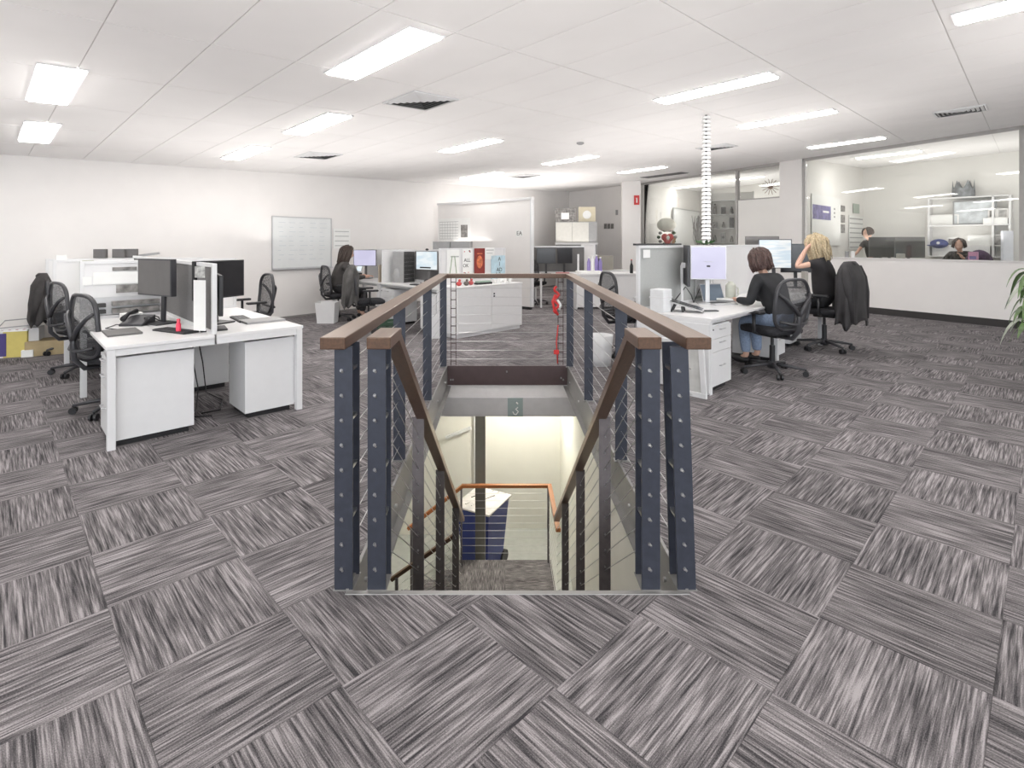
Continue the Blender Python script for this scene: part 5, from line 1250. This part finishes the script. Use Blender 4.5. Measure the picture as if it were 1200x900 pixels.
# ================================================================== PEOPLE
def skin_mesh(verts, edges, radii, sub=2):
    me = bpy.data.meshes.new('sk'); me.from_pydata([tuple(v) for v in verts], edges, []); o = bpy.data.objects.new('sk', me); COL.objects.link(o)
    md = o.modifiers.new('s', 'SKIN'); md.use_smooth_shade = True
    for i, r in enumerate(radii):
        sv = me.skin_vertices[0].data[i]; sv.radius = (r, r) if not isinstance(r, tuple) else r; sv.use_root = (i == 0)
    if sub: s2 = o.modifiers.new('ss', 'SUBSURF'); s2.levels = sub; s2.render_levels = sub
    dg = bpy.context.evaluated_depsgraph_get(); ev = bpy.data.meshes.new_from_object(o.evaluated_get(dg))
    vs = [tuple(v.co) for v in ev.vertices]; fs = [tuple(p.vertices) for p in ev.polygons]
    bpy.data.objects.remove(o); return vs, fs
def chain(spec):
    """spec: list of chains [(pt, r), ...]; first point of later chains given as index"""
    V, E, Rr = [], [], []
    for ch in spec:
        prev = None
        for it in ch:
            if isinstance(it, int): prev = it; continue
            V.append(Vector(it[0])); Rr.append(it[1]); i = len(V)-1
            if prev is not None: E.append((prev, i))
            prev = i
    return V, E, Rr
def head_part(m, c, yaw, pitch, s=1.0):
    Mt = Matrix.Translation(c) @ Matrix.Rotation(yaw, 4, 'Z') @ Matrix.Rotation(pitch, 4, 'X')
    def fn(u, v):
        a = 2*PI*u; b = PI*v; x = .074*math.sin(b)*math.cos(a); y = .094*math.sin(b)*math.sin(a); z = -.115*math.cos(b)
        if z < 0: k = 1+z*2.4; x *= max(.5,k); y = y*max(.62,1+z*1.5)+(.018*(-z/.115))
        f = max(0, math.sin(a))*math.sin(b)
        if f > 0:
            y += .026*math.exp(-((x/.012)**2+((z+.018)/.022)**2))                      # nose
            y -= .008*math.exp(-(((abs(x)-.03)/.014)**2+((z-.008)/.012)**2))           # sockets
            y += .006*math.exp(-((x/.024)**2+((z+.058)/.008)**2))                      # lips
            y += .006*math.exp(-((x/.02)**2+((z+.092)/.014)**2))                       # chin
        return tuple(Mt @ (Vector((x,y,z))*s))
    m.grid(fn, 32, 24, True)
    for sx in (-1,1):
        m.T = Mt; m.sph((sx*.076*s,.0,-.005), .012,.02,.03, 8, 6); m.T = Matrix.Identity(4)
    return Mt
def hair_part(Mt, mat, parent, length, openf=.95, s=1.0, puff=.012, wave=.006, width=1.0, back=0.0):
    def fn(u, v):
        a = -PI/2+(u-.5)*2*(PI-openf*(1 if v > .3 else .35+.65*v/.3))      # centred at back (-y)
        if v < .5:
            b = PI/2*(v/.5); r = math.sin(b); z = .115*math.cos(b)+puff; R_ = 1
            x = (.074+puff)*r*math.cos(a); y = (.094+puff)*r*math.sin(a)
        else:
            q = (v-.5)/.5; z = puff-length*q; x = (.074+puff*(1+.7*math.sin(PI*q)))*math.cos(a)*width; y = (.094+puff)*math.sin(a)*(1-.15*q)-back*q
        wv = 1+wave/.08*math.sin(13*a+6*v)*.5
        return tuple(Mt @ (Vector((x*wv,y*wv,z))*s))
    m = MB().grid(fn, 40, 20); o = m.build('hair', mat, parent, smooth=True, solid=.014)
    rnd = random.Random(int(length*1000)); cen = Mt @ Vector((0,0,0)); m = MB()
    for k in range(46):
        u0 = rnd.uniform(.02,.98); du = rnd.uniform(-.06,.06); vs0 = rnd.uniform(.05,.3); ve = rnd.uniform(.85,1.06); ph = rnd.uniform(0,6); out = rnd.uniform(1.03,1.17); pts = []
        for q in range(8):
            v = vs0+(ve-vs0)*q/7; pt = Vector(fn(min(.99,max(.01,u0+du*q/7+.012*math.sin(ph+q))), v)); c2 = Vector((cen.x,cen.y,min(pt.z,cen.z+.03))) if v > .5 else cen
            pts.append(c2+(pt-c2)*(out+.03*math.sin(ph+q*.9)))
        m.tube(pts, [.006,.010,.012,.012,.012,.010,.008,.003], 5)
    m.build('hair_locks', mat, parent, smooth=True); return o
def person(label, loc, rz, spec):
    t = thing('person', label, 'person', loc, rz)
    g = spec
    pel, wst, chs, nb_, nt_ = [Vector(v) for v in g['spine']]
    sk = g.get('scale', 1)
    V, E, Rr = chain([[(pel,.085),(wst,.080),(chs,.085),(nb_,.052),(nt_,.045),(nt_+Vector((0,.01,.05)),.05)]])
    idx = {'chs': 2, 'pel': 0}
    def addc(start, pts):
        prev = start; ids = []
        for p, r in pts: V.append(Vector(p)); Rr.append(r); E.append((prev, len(V)-1)); prev = len(V)-1; ids.append(prev)
        return ids
    hands = []
    for s in (-1, 1):
        sh, el, wr_, hd = [Vector(v) for v in g['arms'][0 if s < 0 else 1]]
        addc(2, [(sh,.045),((sh+el)/2,.040),(el,.034),((el+wr_)/2,.033),(wr_,.024),((wr_+hd)/2,.030),(hd,.030)])
        hands.append((s, wr_, hd))
        hp, kn, an, to = [Vector(v) for v in g['legs'][0 if s < 0 else 1]]
        addc(0, [(hp,.07),((hp+kn)/2,.065),(kn,.05),((kn+an)/2,.052),(an,.035),(to,.03)])
    vs, fs = skin_mesh(V, E, Rr); m = MB().add(vs, fs)
    for s, wr_, hd in hands:
        d = (hd-wr_).normalized(); side = d.cross(Vector(g.get('palm', (0,0,1)))).normalized()*(-s); up = side.cross(d).normalized()
        for k, ln in enumerate((.070,.080,.074,.058)):
            b0 = hd+side*(.026-.0175*k)-d*.01; crv = up*(-.012 if up.z > 0 else .012)
            v2, f2 = skin_mesh([b0, b0+d*ln*.45, b0+d*ln*.75+crv, b0+d*ln+crv*2.2], [(0,1),(1,2),(2,3)], [.0085,.008,.0075,.006], 1); m.add(v2, f2)
        b0 = wr_+d*.03+side*.022; v2, f2 = skin_mesh([b0, b0+side*.028+d*.025, b0+side*.034+d*.055], [(0,1),(1,2)], [.010,.0095,.007], 1); m.add(v2, f2)
    hc = nt_+Vector(g.get('head', (0,.035,.115)))
    Mt = head_part(m, hc, g.get('yaw',0), g.get('pitch',0), g.get('hs',1.0))
    m.build('body', SKIN, t, smooth=True)
    for s in (-1,1): e = MB(); e.T = Mt; e.sph((s*.029,.078,.008), .011,.008,.008, 8, 6); e.build('eye', PAPER if False else BLK, t, smooth=True)
    mo_ = MB(); mo_.T = Mt; mo_.sph((0,.088,-.058), .022,.005,.006, 8, 6); mo_.build('lips', M('lip',(.45,.16,.14),.5), t, smooth=True)
    # top garment
    V, E, Rr = chain([[(pel+Vector((0,0,-.03)),.16),(wst,.145),(chs,.162),(nb_-Vector((0,0,.03)),.075),(nb_+Vector((0,0,.012)),.062)]])
    for s in (-1,1):
        sh, el, wr_, hd = [Vector(v) for v in g['arms'][0 if s < 0 else 1]]
        pts = [(sh,.074),((sh*.5+el*.5),.062)] if g['sleeve'] == 'short' else [(sh,.074),((sh+el)/2,.062),(el,.055),((el+wr_)/2,.048),(wr_*.92+el*.08,.036)]
        prev = 2
        for p, r in pts: V.append(Vector(p)); Rr.append(r); E.append((prev, len(V)-1)); prev = len(V)-1
    vs, fs = skin_mesh(V, E, Rr); MB().add(vs, fs).build('top', g['topmat'], t, smooth=True)
    V, E, Rr = chain([[(pel+Vector((0,0,.0)),.15),(pel+Vector((0,0,.08)),.125)]])
    for s in (-1,1):
        hp, kn, an, to = [Vector(v) for v in g['legs'][0 if s < 0 else 1]]; prev = 0
        for p, r in ((hp,.10),((hp+kn)/2,.090),(kn,.070),((kn+an)/2,.066),(an*.93+kn*.07,.052)): V.append(Vector(p)); Rr.append(r); E.append((prev, len(V)-1)); prev = len(V)-1
    vs, fs = skin_mesh(V, E, Rr); MB().add(vs, fs).build('trousers', g['legmat'], t, smooth=True)
    for s in (-1,1):
        hp, kn, an, to = [Vector(v) for v in g['legs'][0 if s < 0 else 1]]
        MB().sph(tuple((an*.45+to*.55)-Vector((0,0,.01))), .045,.13,.05, 12, 8).build('shoe', g.get('shoe', BLACK), t, smooth=True)
    hair_part(Mt, g['hair'], t, **g['hairkw'])
    return t, Mt
HB = M('hair_brown', (.075,.042,.036), .45, var=.55, scale=60); HBL = M('hair_blonde', (.45,.36,.23), .5, var=.4, scale=70); HD = M('hair_dark', (.05,.033,.026), .5, var=.4, scale=60)
TOPB = M('top_black', (.022,.023,.026), .85, var=.2); TEE = M('tee_black', (.020,.018,.020), .85, var=.2); TOPG = M('top_charcoal', (.055,.05,.048), .85, var=.2)
def legs_seated(w_=.10, kz=.52, ky=.40): return [[(s*.09,.02,.55),(s*w_,ky,kz),(s*w_,ky-.04,.10),(s*w_,ky+.12,.04)] for s in (-1,1)]
p = seats[7][0]
person('person with dark bobbed hair in a black long sleeved top typing at the right bench', (p.x+.10,p.y+.02,.03), faced(118), dict(
    spine=[(0,-.03,.57),(0,.03,.74),(0,.12,.92),(0,.20,1.06),(0,.225,1.12)], head=(0,.04,.10), pitch=-.35, yaw=.1, hs=1.08,
    arms=[[(-.17,.16,1.02),(-.25,.20,.76),(-.17,.44,.76),(-.15,.50,.76)], [(.17,.16,1.02),(.25,.22,.77),(.14,.45,.76),(.12,.52,.76)]],
    legs=legs_seated(), sleeve='long', topmat=TOPB, legmat=DENIM, hair=HB, hairkw=dict(length=.13, openf=.85, puff=.02, wave=.012, s=1.08)))
p = seats[8][0]
PB_, Mt = person('person with long blonde hair in a black T-shirt holding both hands to the head', (p.x-.08,p.y+.02,.10), faced(135), dict(
    spine=[(0,-.02,.57),(0,-.01,.76),(0,.02,.96),(0,.05,1.12),(0,.06,1.19)], head=(0,.035,.10), pitch=-.12, yaw=-.1, hs=1.08,
    arms=[[(-.17,.03,1.06),(-.30,.22,1.00),(-.135,.16,1.24),(-.10,.10,1.31)], [(.17,.03,1.06),(.30,.22,1.02),(.135,.16,1.24),(.10,.10,1.31)]],
    legs=legs_seated(), sleeve='short', topmat=TEE, legmat=M('black_trousers',(.02,.02,.022),.9), hair=HBL, palm=(1,0,0), hairkw=dict(length=.22, openf=.8, puff=.022, wave=.014, s=1.08, width=1.1, back=.02)))
PB_.scale = (1.16,1.14,1.03); PB_.location.x += .09
p = seats[4][0]
PX_, _m = person('person with long dark hair in a charcoal top seated by the whiteboard', (p.x+.02,p.y,.0), faced(30), dict(
    spine=[(0,-.05,.57),(0,-.02,.74),(0,.04,.93),(0,.09,1.08),(0,.10,1.13)], head=(0,.035,.10), pitch=-.3, yaw=-.25,
    arms=[[(-.17,.06,1.02),(-.22,.18,.78),(-.14,.42,.79),(-.12,.49,.80)], [(.17,.06,1.02),(.22,.18,.78),(.14,.42,.79),(.12,.49,.80)]],
    legs=legs_seated(), sleeve='long', topmat=TOPG, legmat=M('black_trousers',(.02,.02,.022)), hair=HD, hairkw=dict(length=.27, openf=.8, puff=.016, wave=.01)))
PX_.scale = (1.12,1.12,1.03)
# office persons
PAT = M('patterned_top', (.06,.055,.05), .8, var=.9, scale=18)
p = D(1127,290,11.6)
person('seated person in a dark patterned top behind the glazed low wall', (p.x,p.y,.16), faced(215), dict(
    spine=[(0,-.05,.57),(0,.0,.76),(0,.06,.96),(0,.12,1.10),(0,.14,1.15)], head=(0,.04,.10), pitch=-.3, yaw=.2, hs=1.1,
    arms=[[(-.17,.09,1.05),(-.28,.24,.86),(-.12,.42,.98),(-.09,.44,1.04)], [(.17,.09,1.05),(.28,.24,.84),(.14,.45,.82),(.12,.52,.82)]],
    legs=legs_seated(), sleeve='long', topmat=PAT, legmat=TOPB, hair=HD, hairkw=dict(length=.06, openf=.9, puff=.014, s=1.1)))
p = D(1020,290,12.9); LG = [[(s*.09,0,.92),(s*.10,.02,.50),(s*.10,.0,.09),(s*.10,.14,.04)] for s in (-1,1)]
person('standing person in a dark short sleeved top leaning forward in the glazed office', (p.x+.12,p.y,0), faced(200), dict(
    spine=[(0,0,.97),(0,.04,1.15),(0,.12,1.36),(0,.20,1.52),(0,.22,1.58)], head=(0,.04,.10), pitch=-.2, yaw=-.3, hs=1.1,
    arms=[[(-.17,.14,1.46),(-.22,.22,1.20),(-.20,.48,1.10),(-.19,.55,1.08)], [(.17,.14,1.46),(.24,.30,1.22),(.22,.55,1.08),(.22,.62,1.05)]],
    legs=LG, sleeve='short', topmat=TOPG, legmat=TOPB, hair=HD, hairkw=dict(length=.04, openf=.9, puff=.014, s=1.1)))
bpy.context.view_layer.update()
